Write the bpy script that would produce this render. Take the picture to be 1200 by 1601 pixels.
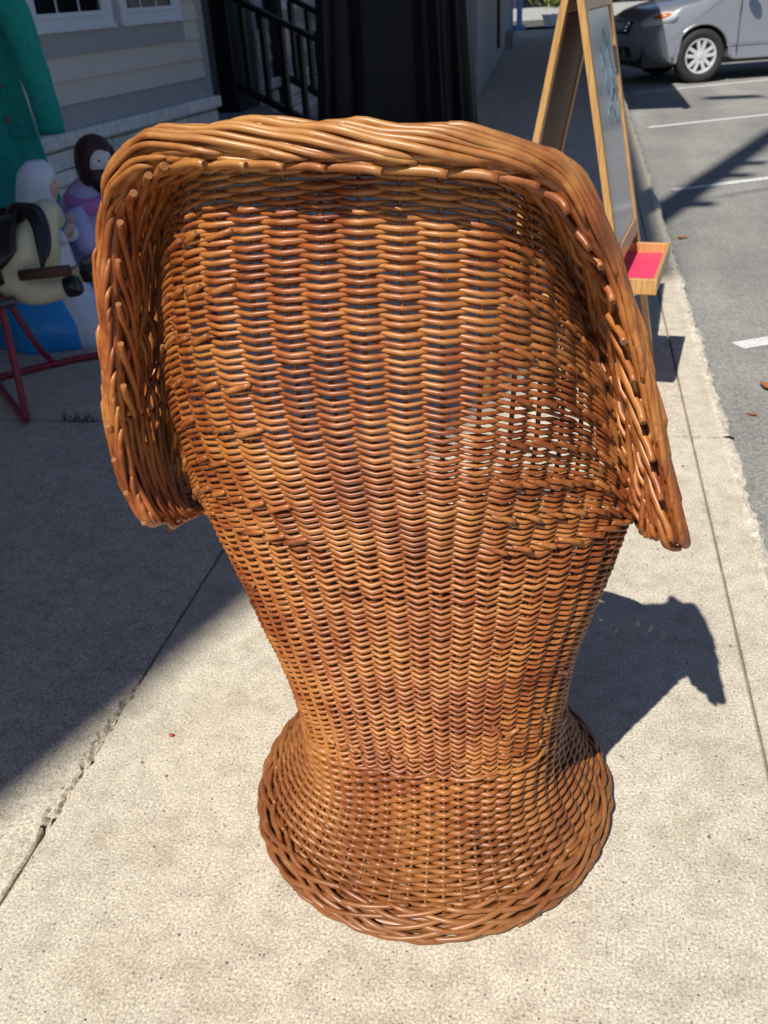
import bpy, bmesh, math, random
import numpy as np
from mathutils import Vector, Matrix
random.seed(7); rng = np.random.default_rng(7)
S = bpy.context.scene
COL = S.collection
for o in list(bpy.data.objects): bpy.data.objects.remove(o)

# ------------------------------------------------------------------ camera, sky, sun
CAM_H = 1.3
def make_camera():
    p, r, y = math.radians(29.7037), math.radians(-3.8), math.radians(12.6623)
    fwd = Vector((-math.sin(y)*math.cos(p), math.cos(y)*math.cos(p), -math.sin(p)))
    r0 = Vector((math.cos(y), math.sin(y), 0)); u0 = r0.cross(fwd)
    right = r0*math.cos(r)+u0*math.sin(r); up = right.cross(fwd)
    cd = bpy.data.cameras.new('camera'); c = bpy.data.objects.new('camera', cd); COL.objects.link(c)
    m = Matrix((right, up, -fwd)).transposed().to_4x4(); m.translation = (0, 0, CAM_H)
    c.matrix_world = m
    cd.sensor_fit = 'HORIZONTAL'; cd.sensor_width = 36; cd.lens = 36*1430/1200
    cd.clip_start = .05; cd.clip_end = 600
    cd.dof.use_dof = True; cd.dof.focus_distance = 1.12; cd.dof.aperture_fstop = 14
    S.camera = c
make_camera()
SX, SY = .275, .73                       # ground shadow offset per metre of height
SUN_EL = math.atan(1/math.hypot(SX, SY)); SUN_AZ = math.atan2(-SX, -SY)   # direction to the sun, from +Y clockwise
w = bpy.data.worlds.new('World'); S.world = w; w.use_nodes = True
nt = w.node_tree; bg = nt.nodes['Background']
sk = nt.nodes.new('ShaderNodeTexSky'); sk.sky_type = 'NISHITA'; sk.sun_disc = False
sk.sun_elevation = SUN_EL; sk.sun_rotation = SUN_AZ; sk.air_density = 1.0; sk.dust_density = .4; sk.ozone_density = 1.5
skm = nt.nodes.new('ShaderNodeMix'); skm.data_type = 'RGBA'; skm.blend_type = 'MULTIPLY'; skm.inputs[0].default_value = 1; skm.inputs[7].default_value = (.88, .96, 1.13, 1)
nt.links.new(sk.outputs[0], skm.inputs[6]); nt.links.new(skm.outputs[2], bg.inputs[0]); bg.inputs[1].default_value = .054
sl = bpy.data.lights.new('sun', 'SUN'); so = bpy.data.objects.new('sun', sl); COL.objects.link(so)
sl.energy = 4.8; sl.angle = math.radians(.5); sl.color = (1, .955, .87)
so.rotation_euler = Vector((SX, SY, -1)).to_track_quat('-Z', 'Y').to_euler()
S.view_settings.view_transform = 'Standard'; S.view_settings.look = 'None'
S.view_settings.exposure = .20; S.view_settings.gamma = 1
try: S.view_settings.use_curve_mapping = False
except Exception: pass

# ------------------------------------------------------------------ materials
def newmat(name):
    m = bpy.data.materials.new(name); m.use_nodes = True
    return m, m.node_tree, m.node_tree.nodes['Principled BSDF']
def N(nt, t, **k):
    n = nt.nodes.new(t)
    for a, v in k.items():
        if a.startswith('i_'): n.inputs[a[2:].replace('_', ' ')].default_value = v
        else: setattr(n, a, v)
    return n
def ramp(nt, src, stops, interp='LINEAR'):
    r = nt.nodes.new('ShaderNodeValToRGB'); r.color_ramp.interpolation = interp
    e = r.color_ramp.elements
    while len(e) < len(stops): e.new(.5)
    for q, (p, c) in zip(e, stops):
        q.position = p; q.color = (*c, 1) if len(c) == 3 else c
    nt.links.new(src, r.inputs[0]); return r
def mix(nt, fac, a, b, mode='MIX'):
    m = nt.nodes.new('ShaderNodeMix'); m.data_type = 'RGBA'; m.blend_type = mode
    for s, v in ((0, fac), (6, a), (7, b)):
        if hasattr(v, 'links') or hasattr(v, 'is_linked'): nt.links.new(v, m.inputs[s])
        elif s == 0: m.inputs[0].default_value = v
        else: m.inputs[s].default_value = (*v, 1)
    return m.outputs[2]
def bump(nt, b, h, strength, dist=.002):
    n = nt.nodes.new('ShaderNodeBump'); n.inputs['Strength'].default_value = strength
    n.inputs['Distance'].default_value = dist
    nt.links.new(h, n.inputs['Height']); nt.links.new(n.outputs[0], b.inputs['Normal'])
def coords(nt, kind='Object', scale=None):
    t = nt.nodes.new('ShaderNodeTexCoord'); o = t.outputs[kind]
    if scale:
        m = nt.nodes.new('ShaderNodeMapping'); m.inputs['Scale'].default_value = scale
        nt.links.new(o, m.inputs[0]); o = m.outputs[0]
    return o
def noise(nt, vec, scale, detail=4, rough=.55, out='Fac'):
    n = nt.nodes.new('ShaderNodeTexNoise'); n.inputs['Scale'].default_value = scale
    n.inputs['Detail'].default_value = detail; n.inputs['Roughness'].default_value = rough
    nt.links.new(vec, n.inputs['Vector']); return n.outputs[out]
def plain(name, col, rough=.5, var=.12, scale=30, metal=0, bumpk=0, coat=0, grain=None):
    m, nt, b = newmat(name)
    v = coords(nt, 'Object', grain)
    f = noise(nt, v, scale)
    lo = tuple(c*(1-var) for c in col); hi = tuple(min(1, c*(1+var)) for c in col)
    r = ramp(nt, f, [(.3, lo), (.7, hi)])
    nt.links.new(r.outputs[0], b.inputs['Base Color'])
    b.inputs['Roughness'].default_value = rough; b.inputs['Metallic'].default_value = metal
    b.inputs['Coat Weight'].default_value = coat
    if bumpk: bump(nt, b, f, bumpk)
    return m

def mat_wicker():
    m, nt, b = newmat('wicker_cane')
    v = coords(nt)
    oi = nt.nodes.new('ShaderNodeObjectInfo')
    # every rod has a tone of its own; tone also drifts along the rod
    n1 = noise(nt, v, 9, 3); n2 = noise(nt, v, 60, 4)
    a = N(nt, 'ShaderNodeMath', operation='MULTIPLY_ADD'); nt.links.new(oi.outputs['Random'], a.inputs[0])
    a.inputs[1].default_value = .13; nt.links.new(n1, a.inputs[2])
    a2 = N(nt, 'ShaderNodeMath', operation='MULTIPLY_ADD'); nt.links.new(n2, a2.inputs[0])
    a2.inputs[1].default_value = .5; nt.links.new(a.outputs[0], a2.inputs[2])
    r = ramp(nt, a2.outputs[0], [(.44, (.075, .015, .003)), (.60, (.195, .044, .008)), (.76, (.290, .081, .015)), (.95, (.42, .170, .042))])
    at = nt.nodes.new('ShaderNodeAttribute'); at.attribute_name = 'tone'
    # dark flecks and worn spots
    sp = noise(nt, coords(nt, 'Object', (1, 1, 1.6)), 420, 2, .6)
    spm = ramp(nt, sp, [(.62, (0, 0, 0)), (.72, (1, 1, 1))])
    zone = ramp(nt, noise(nt, v, 26, 2), [(.48, (0, 0, 0)), (.62, (1, 1, 1))])
    mm = N(nt, 'ShaderNodeMath', operation='MULTIPLY'); nt.links.new(spm.outputs[0], mm.inputs[0]); nt.links.new(zone.outputs[0], mm.inputs[1])
    mm2 = N(nt, 'ShaderNodeMath', operation='MULTIPLY'); nt.links.new(mm.outputs[0], mm2.inputs[0]); mm2.inputs[1].default_value = .7
    # years outdoors: the foot has gone dull and greyish, the top of the rim is bleached
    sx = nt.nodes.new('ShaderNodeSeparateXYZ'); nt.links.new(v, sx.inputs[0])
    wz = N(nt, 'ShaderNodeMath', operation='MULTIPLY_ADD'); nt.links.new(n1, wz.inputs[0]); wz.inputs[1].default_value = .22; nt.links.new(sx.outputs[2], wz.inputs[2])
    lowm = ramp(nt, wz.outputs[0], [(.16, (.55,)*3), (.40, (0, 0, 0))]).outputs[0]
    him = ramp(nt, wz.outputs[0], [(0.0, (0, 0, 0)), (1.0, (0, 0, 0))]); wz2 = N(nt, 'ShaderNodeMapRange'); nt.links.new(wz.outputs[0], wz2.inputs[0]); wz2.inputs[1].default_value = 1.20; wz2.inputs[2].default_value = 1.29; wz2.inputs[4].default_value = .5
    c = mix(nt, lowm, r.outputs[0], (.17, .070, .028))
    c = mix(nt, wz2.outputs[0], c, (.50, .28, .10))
    c = mix(nt, mm2.outputs[0], c, (.10, .035, .012))
    nt.links.new(c, b.inputs['Base Color'])
    rr = ramp(nt, n2, [(.3, (.42,)*3), (.7, (.62,)*3)]); nt.links.new(rr.outputs[0], b.inputs['Roughness'])
    b.inputs['Coat Weight'].default_value = .5; b.inputs['Coat Roughness'].default_value = .36; b.inputs['Coat IOR'].default_value = 1.6; b.inputs['Coat Tint'].default_value = (1, .88, .66, 1)
    bump(nt, b, noise(nt, v, 260, 4, .65), .45, .0012)
    return m
def mat_concrete(name, base, dark=.6):
    m, nt, b = newmat(name)
    v = coords(nt, 'Object')
    big = noise(nt, v, 2.2, 5, .6); mid = noise(nt, v, 22, 5, .6); fine = noise(nt, v, 210, 4, .75); gr = noise(nt, v, 520, 2, .6)
    c0 = ramp(nt, big, [(.35, tuple(x*.94 for x in base)), (.65, tuple(x*1.04 for x in base))]).outputs[0]
    c1 = ramp(nt, mid, [(.33, (.87, .86, .835)), (.6, (1.05, 1.045, 1.02))]).outputs[0]
    c2 = ramp(nt, fine, [(.34, (.34, .325, .30)), (.45, (.86, .85, .83)), (.54, (1.05, 1.05, 1.04)), (.66, (1.55, 1.54, 1.50))]).outputs[0]
    c = mix(nt, 1, c0, c1, 'MULTIPLY'); c = mix(nt, .95, c, c2, 'MULTIPLY')
    st = ramp(nt, noise(nt, v, 5.5, 6, .7), [(.34, (.91, .895, .86)), (.50, (1, 1, 1)), (.68, (1.04, 1.04, 1.03))]).outputs[0]; c = mix(nt, 1, c, st, 'MULTIPLY')
    # exposed grains: small dark and rusty pebbles
    vo = nt.nodes.new('ShaderNodeTexVoronoi'); vo.inputs['Scale'].default_value = 150; nt.links.new(v, vo.inputs['Vector'])
    sz = N(nt, 'ShaderNodeSeparateColor'); nt.links.new(vo.outputs['Color'], sz.inputs[0])
    th = N(nt, 'ShaderNodeMath', operation='MULTIPLY_ADD'); nt.links.new(sz.outputs[0], th.inputs[0]); th.inputs[1].default_value = 3.2; th.inputs[2].default_value = -2.83
    lt = N(nt, 'ShaderNodeMath', operation='LESS_THAN'); nt.links.new(vo.outputs['Distance'], lt.inputs[0]); nt.links.new(th.outputs[0], lt.inputs[1])
    peb = ramp(nt, sz.outputs[1], [(.0, (.12, .115, .11)), (.5, (.22, .19, .16)), (.7, (.33, .24, .16)), (.85, (.70, .66, .58))]).outputs[0]
    c = mix(nt, lt.outputs[0], c, peb)
    nt.links.new(c, b.inputs['Base Color']); b.inputs['Roughness'].default_value = .9
    b.inputs['Specular IOR Level'].default_value = .25
    ad = N(nt, 'ShaderNodeMath', operation='ADD'); nt.links.new(fine, ad.inputs[0]); nt.links.new(gr, ad.inputs[1])
    bump(nt, b, ad.outputs[0], .42, .0016)
    return m

# ------------------------------------------------------------------ mesh helpers
class MB:
    def __init__(s): s.v = []; s.f = []; s.n = 0; s.loose = []
    def add(s, v, f):
        v = np.asarray(v, float).reshape(-1, 3)
        for q in f: s.f.append([i+s.n for i in q])
        s.v.append(v); s.n += len(v)
    def quadgrid(s, P, close_u=False, close_v=False, cap=False):
        P = np.asarray(P); a, b = P.shape[:2]
        idx = np.arange(a*b).reshape(a, b)
        ra = a if close_u else a-1; rb = b if close_v else b-1
        F = []
        for i in range(ra):
            for j in range(rb):
                F.append([idx[i, j], idx[i, (j+1) % b], idx[(i+1) % a, (j+1) % b], idx[(i+1) % a, j]])
        if cap:
            F.append(list(idx[0])[::-1]) ; F.append(list(idx[-1]))
        s.add(P.reshape(-1, 3), F)
    def box(s, c, d, rot=None):
        c = np.asarray(c, float); d = np.asarray(d, float)/2
        v = np.array([[x, y, z] for x in (-1, 1) for y in (-1, 1) for z in (-1, 1)], float)*d
        if rot is not None: v = v @ np.array(rot).T
        s.add(v+c, [[0, 1, 3, 2], [4, 6, 7, 5], [0, 4, 5, 1], [2, 3, 7, 6], [0, 2, 6, 4], [1, 5, 7, 3]])
    def tube(s, P, r, sides=8, cap=True, up=None, flat=1.0, nrm=None):
        V, F = tube_arrays(P, r, sides, cap, flat, nrm); s.add(V, F)
    def build(s, name, mat, parent=None, smooth=True, kind=None, label=None, bevel=0, autosmooth=None):
        v = np.concatenate(s.v)
        me = mesh_from(name, v, s.f, smooth)
        o = bpy.data.objects.new(name, me); COL.objects.link(o)
        if mat: me.materials.append(mat)
        if parent: o.parent = parent
        if kind: o['kind'] = kind
        if label: o['label'] = label
        if bevel:
            b = o.modifiers.new('bevel', 'BEVEL'); b.width = bevel; b.segments = 2; b.limit_method = 'ANGLE'
        if autosmooth: me.set_sharp_from_angle(angle=math.radians(autosmooth))
        return o
def mesh_from(name, v, faces, smooth=True):
    me = bpy.data.meshes.new(name)
    v = np.asarray(v, np.float32)
    me.vertices.add(len(v)); me.vertices.foreach_set('co', v.ravel())
    ln = np.array([len(f) for f in faces], np.int32); st = np.concatenate([[0], np.cumsum(ln)[:-1]]).astype(np.int32)
    li = np.concatenate([np.asarray(f, np.int32) for f in faces])
    me.loops.add(len(li)); me.loops.foreach_set('vertex_index', li)
    me.polygons.add(len(ln)); me.polygons.foreach_set('loop_start', st); me.polygons.foreach_set('loop_total', ln)
    me.polygons.foreach_set('use_smooth', np.full(len(ln), smooth))
    me.update(calc_edges=True); me.validate()
    return me
def tube_arrays(P, r, sides=8, cap=True, flat=1.0, nrm=None):
    P = np.asarray(P, float); n = len(P)
    r = np.broadcast_to(np.asarray(r, float), (n,))
    T = np.gradient(P, axis=0); T /= np.linalg.norm(T, axis=1)[:, None]+1e-12
    if nrm is None:
        a = np.array([0, 0, 1.]) if abs(T[0, 2]) < .9 else np.array([1., 0, 0])
        Nn = np.zeros_like(P); q = a-T[0]*(a@T[0]); q /= np.linalg.norm(q); Nn[0] = q
        for i in range(1, n):
            q = Nn[i-1]-T[i]*(Nn[i-1]@T[i]); Nn[i] = q/(np.linalg.norm(q)+1e-12)
    else:
        Nn = nrm-T*np.sum(nrm*T, axis=1)[:, None]; Nn /= np.linalg.norm(Nn, axis=1)[:, None]+1e-12
    B = np.cross(T, Nn)
    a = np.arange(sides)*2*np.pi/sides
    ring = (Nn[:, None, :]*np.cos(a)[None, :, None]*flat+B[:, None, :]*np.sin(a)[None, :, None])*r[:, None, None]
    V = (P[:, None, :]+ring).reshape(-1, 3)
    i = np.arange(n-1)[:, None]*sides; j = np.arange(sides)[None, :]; j2 = (j+1) % sides
    F = np.stack([i+j, i+j2, i+sides+j2, i+sides+j], -1).reshape(-1, 4).tolist()
    if cap:
        F.append(list(range(sides))[::-1]); F.append(list(range((n-1)*sides, n*sides)))
    return V, F
def catmull(pts, n):
    """smooth curve through pts sampled at n params; returns function over [0,1]"""
    pts = np.asarray(pts, float); m = len(pts)
    def f(t):
        t = np.clip(np.asarray(t, float), 0, 1)*(m-1); i = np.clip(np.floor(t).astype(int), 0, m-2); u = (t-i)[..., None]
        p0 = pts[np.clip(i-1, 0, m-1)]; p1 = pts[i]; p2 = pts[i+1]; p3 = pts[np.clip(i+2, 0, m-1)]
        return .5*((2*p1)+(-p0+p2)*u+(2*p0-5*p1+4*p2-p3)*u**2+(-p0+3*p1-3*p2+p3)*u**3)
    return f
def empty(name, loc=(0, 0, 0), rz=0, label=None, cat=None, group=None):
    o = bpy.data.objects.new(name, None); COL.objects.link(o); o.location = loc; o.rotation_euler.z = rz
    o.empty_display_size = .1
    tag(o, label, cat, group); return o
def tag(o, label=None, cat=None, group=None, kind=None):
    for k, v in (('label', label), ('category', cat), ('group', group), ('kind', kind)):
        if v: o[k] = v
    return o
def copy_tree(o, parent=None):
    c = o.copy(); COL.objects.link(c); c.parent = parent
    for ch in list(o.children): copy_tree(ch, c)
    return c

# ------------------------------------------------------------------ ground, pavement, kerb, road
CONC = mat_concrete('pavement_concrete', (.59, .535, .45))
CONC_D = mat_concrete('joint_mortar', (.26, .235, .19))
KERBM = mat_concrete('kerb_concrete', (.62, .575, .49))
def mat_asphalt():
    m, nt, b = newmat('asphalt'); v = coords(nt)
    f = noise(nt, v, 95, 5, .75); g = noise(nt, v, 1.2, 4, .6); h = noise(nt, coords(nt, 'Object', (1, .12, 1)), 3, 4)
    c = ramp(nt, f, [(.3, (.11, .108, .10)), (.5, (.26, .255, .24)), (.7, (.46, .45, .42))]).outputs[0]
    c = mix(nt, .7, c, ramp(nt, g, [(.35, (.75, .75, .74)), (.65, (1.15, 1.14, 1.12))]).outputs[0], 'MULTIPLY')
    c = mix(nt, .5, c, ramp(nt, h, [(.4, (.8, .8, .8)), (.6, (1.15, 1.15, 1.13))]).outputs[0], 'MULTIPLY')
    nt.links.new(c, b.inputs['Base Color']); b.inputs['Roughness'].default_value = .85
    bump(nt, b, f, .6, .004); return m
ASPH = mat_asphalt()
def mat_paint():
    m, nt, b = newmat('road_paint'); v = coords(nt); f = noise(nt, v, 60, 4, .7)
    c = ramp(nt, f, [(.34, (.22, .22, .21)), (.46, (.68, .68, .66)), (.8, (.78, .78, .76))]).outputs[0]
    nt.links.new(c, b.inputs['Base Color']); b.inputs['Roughness'].default_value = .7; return m
PAINT = mat_paint()
def sheet(name, x0, x1, y0, y1, z, mat, kind='structure'):
    b = MB(); b.add([[x0, y0, z], [x1, y0, z], [x1, y1, z], [x0, y1, z]], [[0, 1, 2, 3]]); return b.build(name, mat, kind=kind, smooth=False)
sheet('ground', -150, 200, -60, 300, -.16, ASPH)
sheet('road', .5, 60, -40, 120, -.12, ASPH)
walk = sheet('sidewalk', -9, .50, -12, 30.5, -.016, CONC_D)
sheet('side_street', -9, .5, 30.5, 80, -.10, ASPH)
def noisy_edge(y, seed, amp, f=9):
    r = np.random.default_rng(seed); a = r.uniform(0, 6.28, 5)
    return amp*(np.sin(y*f+a[0])+.6*np.sin(y*f*2.3+a[1])+.5*np.sin(y*f*5.1+a[2])+.4*np.sin(y*f*11+a[3]))/1.6
def chip(y):                                        # where the old joint is spalled
    return np.clip(np.exp(-((y-1.22)/.10)**2)+.9*np.exp(-((y-1.03)/.03)**2)+.8*np.exp(-((y-1.38)/.03)**2), 0, 1)
JX0, JX1, KX = -.902, .398, .53
def slab(x0, x1, y0, y1, e0=None, e1=None, parent=walk, name='paving_slab', mat=CONC, dz=0, n=None):
    n = n or max(2, int((y1-y0)/.012) if (e0 or e1) and y0 < 6 else 2)
    ys = np.linspace(y0, y1, n)
    xa = x0+(e0(ys) if e0 else 0*ys); xb = x1+(e1(ys) if e1 else 0*ys)
    bv = .004
    rows = [np.stack([xa, ys, 0*ys-.06], -1), np.stack([xa, ys, 0*ys-bv+dz], -1), np.stack([xa+bv, ys, 0*ys+dz], -1),
            np.stack([xb-bv, ys, 0*ys+dz], -1), np.stack([xb, ys, 0*ys-bv+dz], -1), np.stack([xb, ys, 0*ys-.06], -1)]
    b = MB(); b.quadgrid(np.array(rows).transpose(1, 0, 2)[::-1].copy()); 
    # ends
    for q, fl in ((0, 1), (n-1, 0)):
        E = np.array([r[q] for r in rows]); b.add(E, [list(range(6))[::-1] if fl else list(range(6))])
    return b.build(name, mat, parent, smooth=False)
JY = [-6.4, -4.1, -1.8, .47, 2.785, 5.1, 7.4, 9.7, 12, 14.3, 16.6, 18.9, 21.2, 23.5, 25.8, 28.1, 30.4]
XS = [-8.2, -6.75, -5.3, -3.85, -2.38, JX0, JX1]
for i in range(len(JY)-1):
    for k in range(len(XS)-1):
        y0, y1 = JY[i]+.006, JY[i+1]-.006; x0, x1 = XS[k]+.0025, XS[k+1]-.0025
        e1 = (lambda y: -.012*chip(y)*(.55+.45*np.sin(y*75)+.35*np.sin(y*170+1))-.0015+noisy_edge(y, 3, .0012, 40)) if k == 4 else None
        e0 = (lambda y: .004*chip(y)*(np.sin(y*60)+np.sin(y*133))+noisy_edge(y, 5, .001, 45)) if k == 5 else None
        if y0 > 6: e0 = e1 = None
        slab(x0, x1, y0, y1, e0, e1, dz=-.002*((i+k) % 2))
# the old joint is partly packed with grit
b = MB(); ys = np.linspace(1.02, 1.42, 70)
h = -.004+noisy_edge(ys, 8, .006, 30); xs = np.linspace(-.016, .010, 6)-.906
P = np.array([[[x, y, hh+.004*math.sin(x*900+y*210)+.003*math.sin(y*97+x*300)] for x in xs] for y, hh in zip(ys, h)])
tag(b.quadgrid(P) or b.build('joint_grit', mat_concrete('grit', (.46, .41, .33)), walk, smooth=False), kind='stuff')
for i in range(len(JY)-1):
    e1 = lambda y: .0045*np.clip(noisy_edge(y, 11, 1.0, 7)+.3*noisy_edge(y, 12, 1, 30), -1.6, 1.6)*np.interp(y, [1.5, 3.5, 9], [1, 1.6, 2.2])
    y0, y1 = JY[i]+.006, JY[i+1]-.006
    slab(JX1+.0025, KX-.028, y0, y1, name='kerb_stone', mat=CONC)
    # the worn, pale, ragged arris of the kerb
    n = int((y1-y0)/.018) if 0 < y0 < 9 else 20
    ys = np.linspace(y0, y1, n); w = e1(ys); b = MB(); rows = []
    us = [0, .25, .5, .75, 1.0, 1.05]
    for q, u in enumerate(us):
        x = KX-.045+(.045+w)*min(u, 1); z = [0.0005, .004, .003, -.002, -.018, -.14][q]
        zz = z+(rng.normal(0, .0026, n) if 0 < q < 5 else 0)
        rows.append(np.stack([x+(rng.normal(0, .003, n) if 0 < q < 5 else 0*ys), ys, zz+0*ys], -1))
    b.quadgrid(np.array(rows)); b.build('kerb_arris', KERBM, walk, smooth=False)
LD = Vector((1.165, .60, 0)).normalized()
for k, y0 in enumerate((.66, 3.97, 7.34, 10.63, 13.95, 17.2)):
    b = MB(); p = np.array([.71, y0, -.116]); d = np.array([LD.x, LD.y, 0]); nn = np.array([-LD.y, LD.x, 0])*.045
    b.add([p-nn, p+d*5-nn, p+d*5+nn, p+nn], [[0, 1, 2, 3]]); b.build('parking_line', PAINT, kind='structure', smooth=False)
LEAFM = plain('dry_leaf', (.30, .12, .04), .8, .3, 60)
def leaf(x, y, s, rz, label, z=-.12):
    b = MB(); n = 9; P = []
    for i in range(n):
        t = i/(n-1); w = .5*math.sin(math.pi*t**.8)*(1+.25*math.sin(9*t))+.02; zc = .25*abs(t-.5)+.1
        P.append([[(t-.5)*2, -w, zc+.35*w], [(t-.5)*2, -w*.5, zc+.05], [(t-.5)*2, 0, zc], [(t-.5)*2, w*.5, zc+.08], [(t-.5)*2, w, zc+.5*w]])
    P = np.array(P)*s
    b.quadgrid(P); o = b.build('fallen_leaf', LEAFM); o.modifiers.new('thick', 'SOLIDIFY').thickness = .0012
    o.location = (x, y, z+.001); o.rotation_euler.z = rz
    st = MB(); st.tube(np.array([[-1, 0, .22], [-1.3, .05, .15], [-1.6, .03, .02]])*s, .0012, 5); st.build('leaf_stem', LEAFM, o)
    tag(o, label, 'leaf', 'dry leaves on the road')
leaf(.645, 5.87, .036, .4, 'small curled orange leaf on the asphalt close to the easel tray')
leaf(.752, 3.50, .045, 1.9, 'large brown dry leaf at the right edge of the picture on the asphalt')
leaf(.66, 3.24, .020, 2.6, 'tiny dark leaf scrap on the asphalt just outside the kerb')
leaf(1.15, 5.35, .022, 1.2, 'small dark leaf lying alone on the asphalt right of the orange one')
GRASSM = plain('weed_green', (.05, .085, .02), .6, .3, 40)
def tufts(name, pts, n, h, spread):
    b = MB()
    for _ in range(n):
        c = pts[rng.integers(len(pts))]; a = rng.uniform(0, 6.28); L = h*rng.uniform(.4, 1); ln = rng.uniform(.3, 1.1)
        p0 = np.array([c[0]+rng.normal(0, spread), c[1]+rng.normal(0, .006), -.02]); d = np.array([math.cos(a)*ln, math.sin(a)*ln, 1]); d /= np.linalg.norm(d)
        sd = np.array([-math.sin(a), math.cos(a), 0])*.0018
        p1 = p0+d*L*.6; p2 = p0+d*L+np.array([math.cos(a), math.sin(a), -.3])*L*.25
        b.add([p0-sd, p0+sd, p1+sd*.8, p1-sd*.8, p2], [[0, 1, 2, 3], [3, 2, 4]])
    tag(b.build(name, GRASSM), kind='stuff')
tufts('weeds', [(-1.74, 2.785)], 90, .07, .035)
tufts('moss', [(x, 2.785) for x in np.linspace(.30, .50, 12)], 260, .022, .01)
# a few pebbles and crumbs lying on the concrete
pm = plain('pebble', (.17, .15, .13), .8, .4, 20); b = MB()
for _ in range(70):
    x, y = rng.uniform(-.85, .45), rng.uniform(.7, 2.6); s = abs(rng.normal(.0022, .0012))+.0008
    if math.hypot(x+.214, y-1.217) < .36: continue
    v = np.array([[1, 0, 0], [-1, 0, 0], [0, 1, 0], [0, -1, 0], [0, 0, .8], [0, 0, -.4]])*s*rng.uniform(.6, 1.3, (6, 1))
    b.add(v+[x, y, s*.25], [[0, 2, 4], [2, 1, 4], [1, 3, 4], [3, 0, 4], [2, 0, 5], [1, 2, 5], [3, 1, 5], [0, 3, 5]])
tag(b.build('gravel_crumbs', pm, smooth=False), kind='stuff')
b = MB(); b.box((-.762, 1.277, .0035), (.008, .005, .005)); tag(b.build('red_scrap', plain('red_plastic', (.55, .06, .03), .4)), 'tiny red scrap lying on the sunlit concrete left of the chair foot', 'scrap')

# ------------------------------------------------------------------ the sided building on the left
SIDING = plain('siding_paint', (.80, .71, .60), .6, .06, 14, bumpk=.05, grain=(.3, .3, 4))
TRIM = plain('trim_paint', (.47, .465, .45), .6, .06, 14)
WHITE = plain('white_vinyl', (.84, .84, .85), .4, .04, 10)
def mat_stone(name, c):
    m, nt, b = newmat(name); v = coords(nt); oi = nt.nodes.new('ShaderNodeObjectInfo')
    f = noise(nt, v, 16, 6, .65); a = N(nt, 'ShaderNodeMath', operation='MULTIPLY_ADD'); nt.links.new(oi.outputs['Random'], a.inputs[0]); a.inputs[1].default_value = .35; nt.links.new(f, a.inputs[2])
    r = ramp(nt, a.outputs[0], [(.35, tuple(x*.72 for x in c)), (.65, c), (.95, tuple(x*1.25 for x in c))])
    nt.links.new(r.outputs[0], b.inputs['Base Color']); b.inputs['Roughness'].default_value = .85
    bump(nt, b, f, .5, .01); return m
STONE = mat_stone('limestone', (.86, .82, .75)); MORTAR = plain('mortar', (.14, .135, .13), .9)
GREYW = mat_stone('grey_render', (.36, .36, .37))
def mat_glass_dark():
    m, nt, b = newmat('window_glass'); b.inputs['Base Color'].default_value = (.012, .014, .016, 1)
    b.inputs['Roughness'].default_value = .04; b.inputs['Specular IOR Level'].default_value = .8; return m
GLASS = mat_glass_dark()
BLACKP = plain('black_rail_paint', (.012, .012, .014), .35, .1, 10)
BRICKM = plain('upper_wall_brick', (.25, .15, .11), .85, .2, 6)
EY = np.array([.14602, .98928, 0]); EN = np.array([.98928, -.14602, 0])
class Wall:
    """a stretch of the ground floor wall: t along it (away from us), o outwards, z up"""
    def __init__(s, o, e, n): s.o, s.e, s.n = np.array(o, float), e, n
    def P(s, t, o, z): return s.o+s.e*t+s.n*o+np.array([0, 0, z])
    def rot(s): return np.stack([s.e, s.n, [0, 0, 1]], 1)
    def box(s, b, t0, t1, o0, o1, z0, z1): b.box(s.P((t0+t1)/2, (o0+o1)/2, (z0+z1)/2), (t1-t0, o1-o0, z1-z0), s.rot())
bld = empty('sided_building', (-3.6, 9.43, 0), 0, 'tan clapboard building with white windows and a pale stone plinth along the left', 'building')
def bpart(mb, name, mat, parent=None, bevel=0, smooth=False):
    o = mb.build(name, mat, None, smooth, bevel=bevel); par = parent or bld
    off = Vector((-3.6, 9.43, 0)); o.parent = par; o.matrix_parent_inverse = Matrix.Translation(-off); return o
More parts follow.
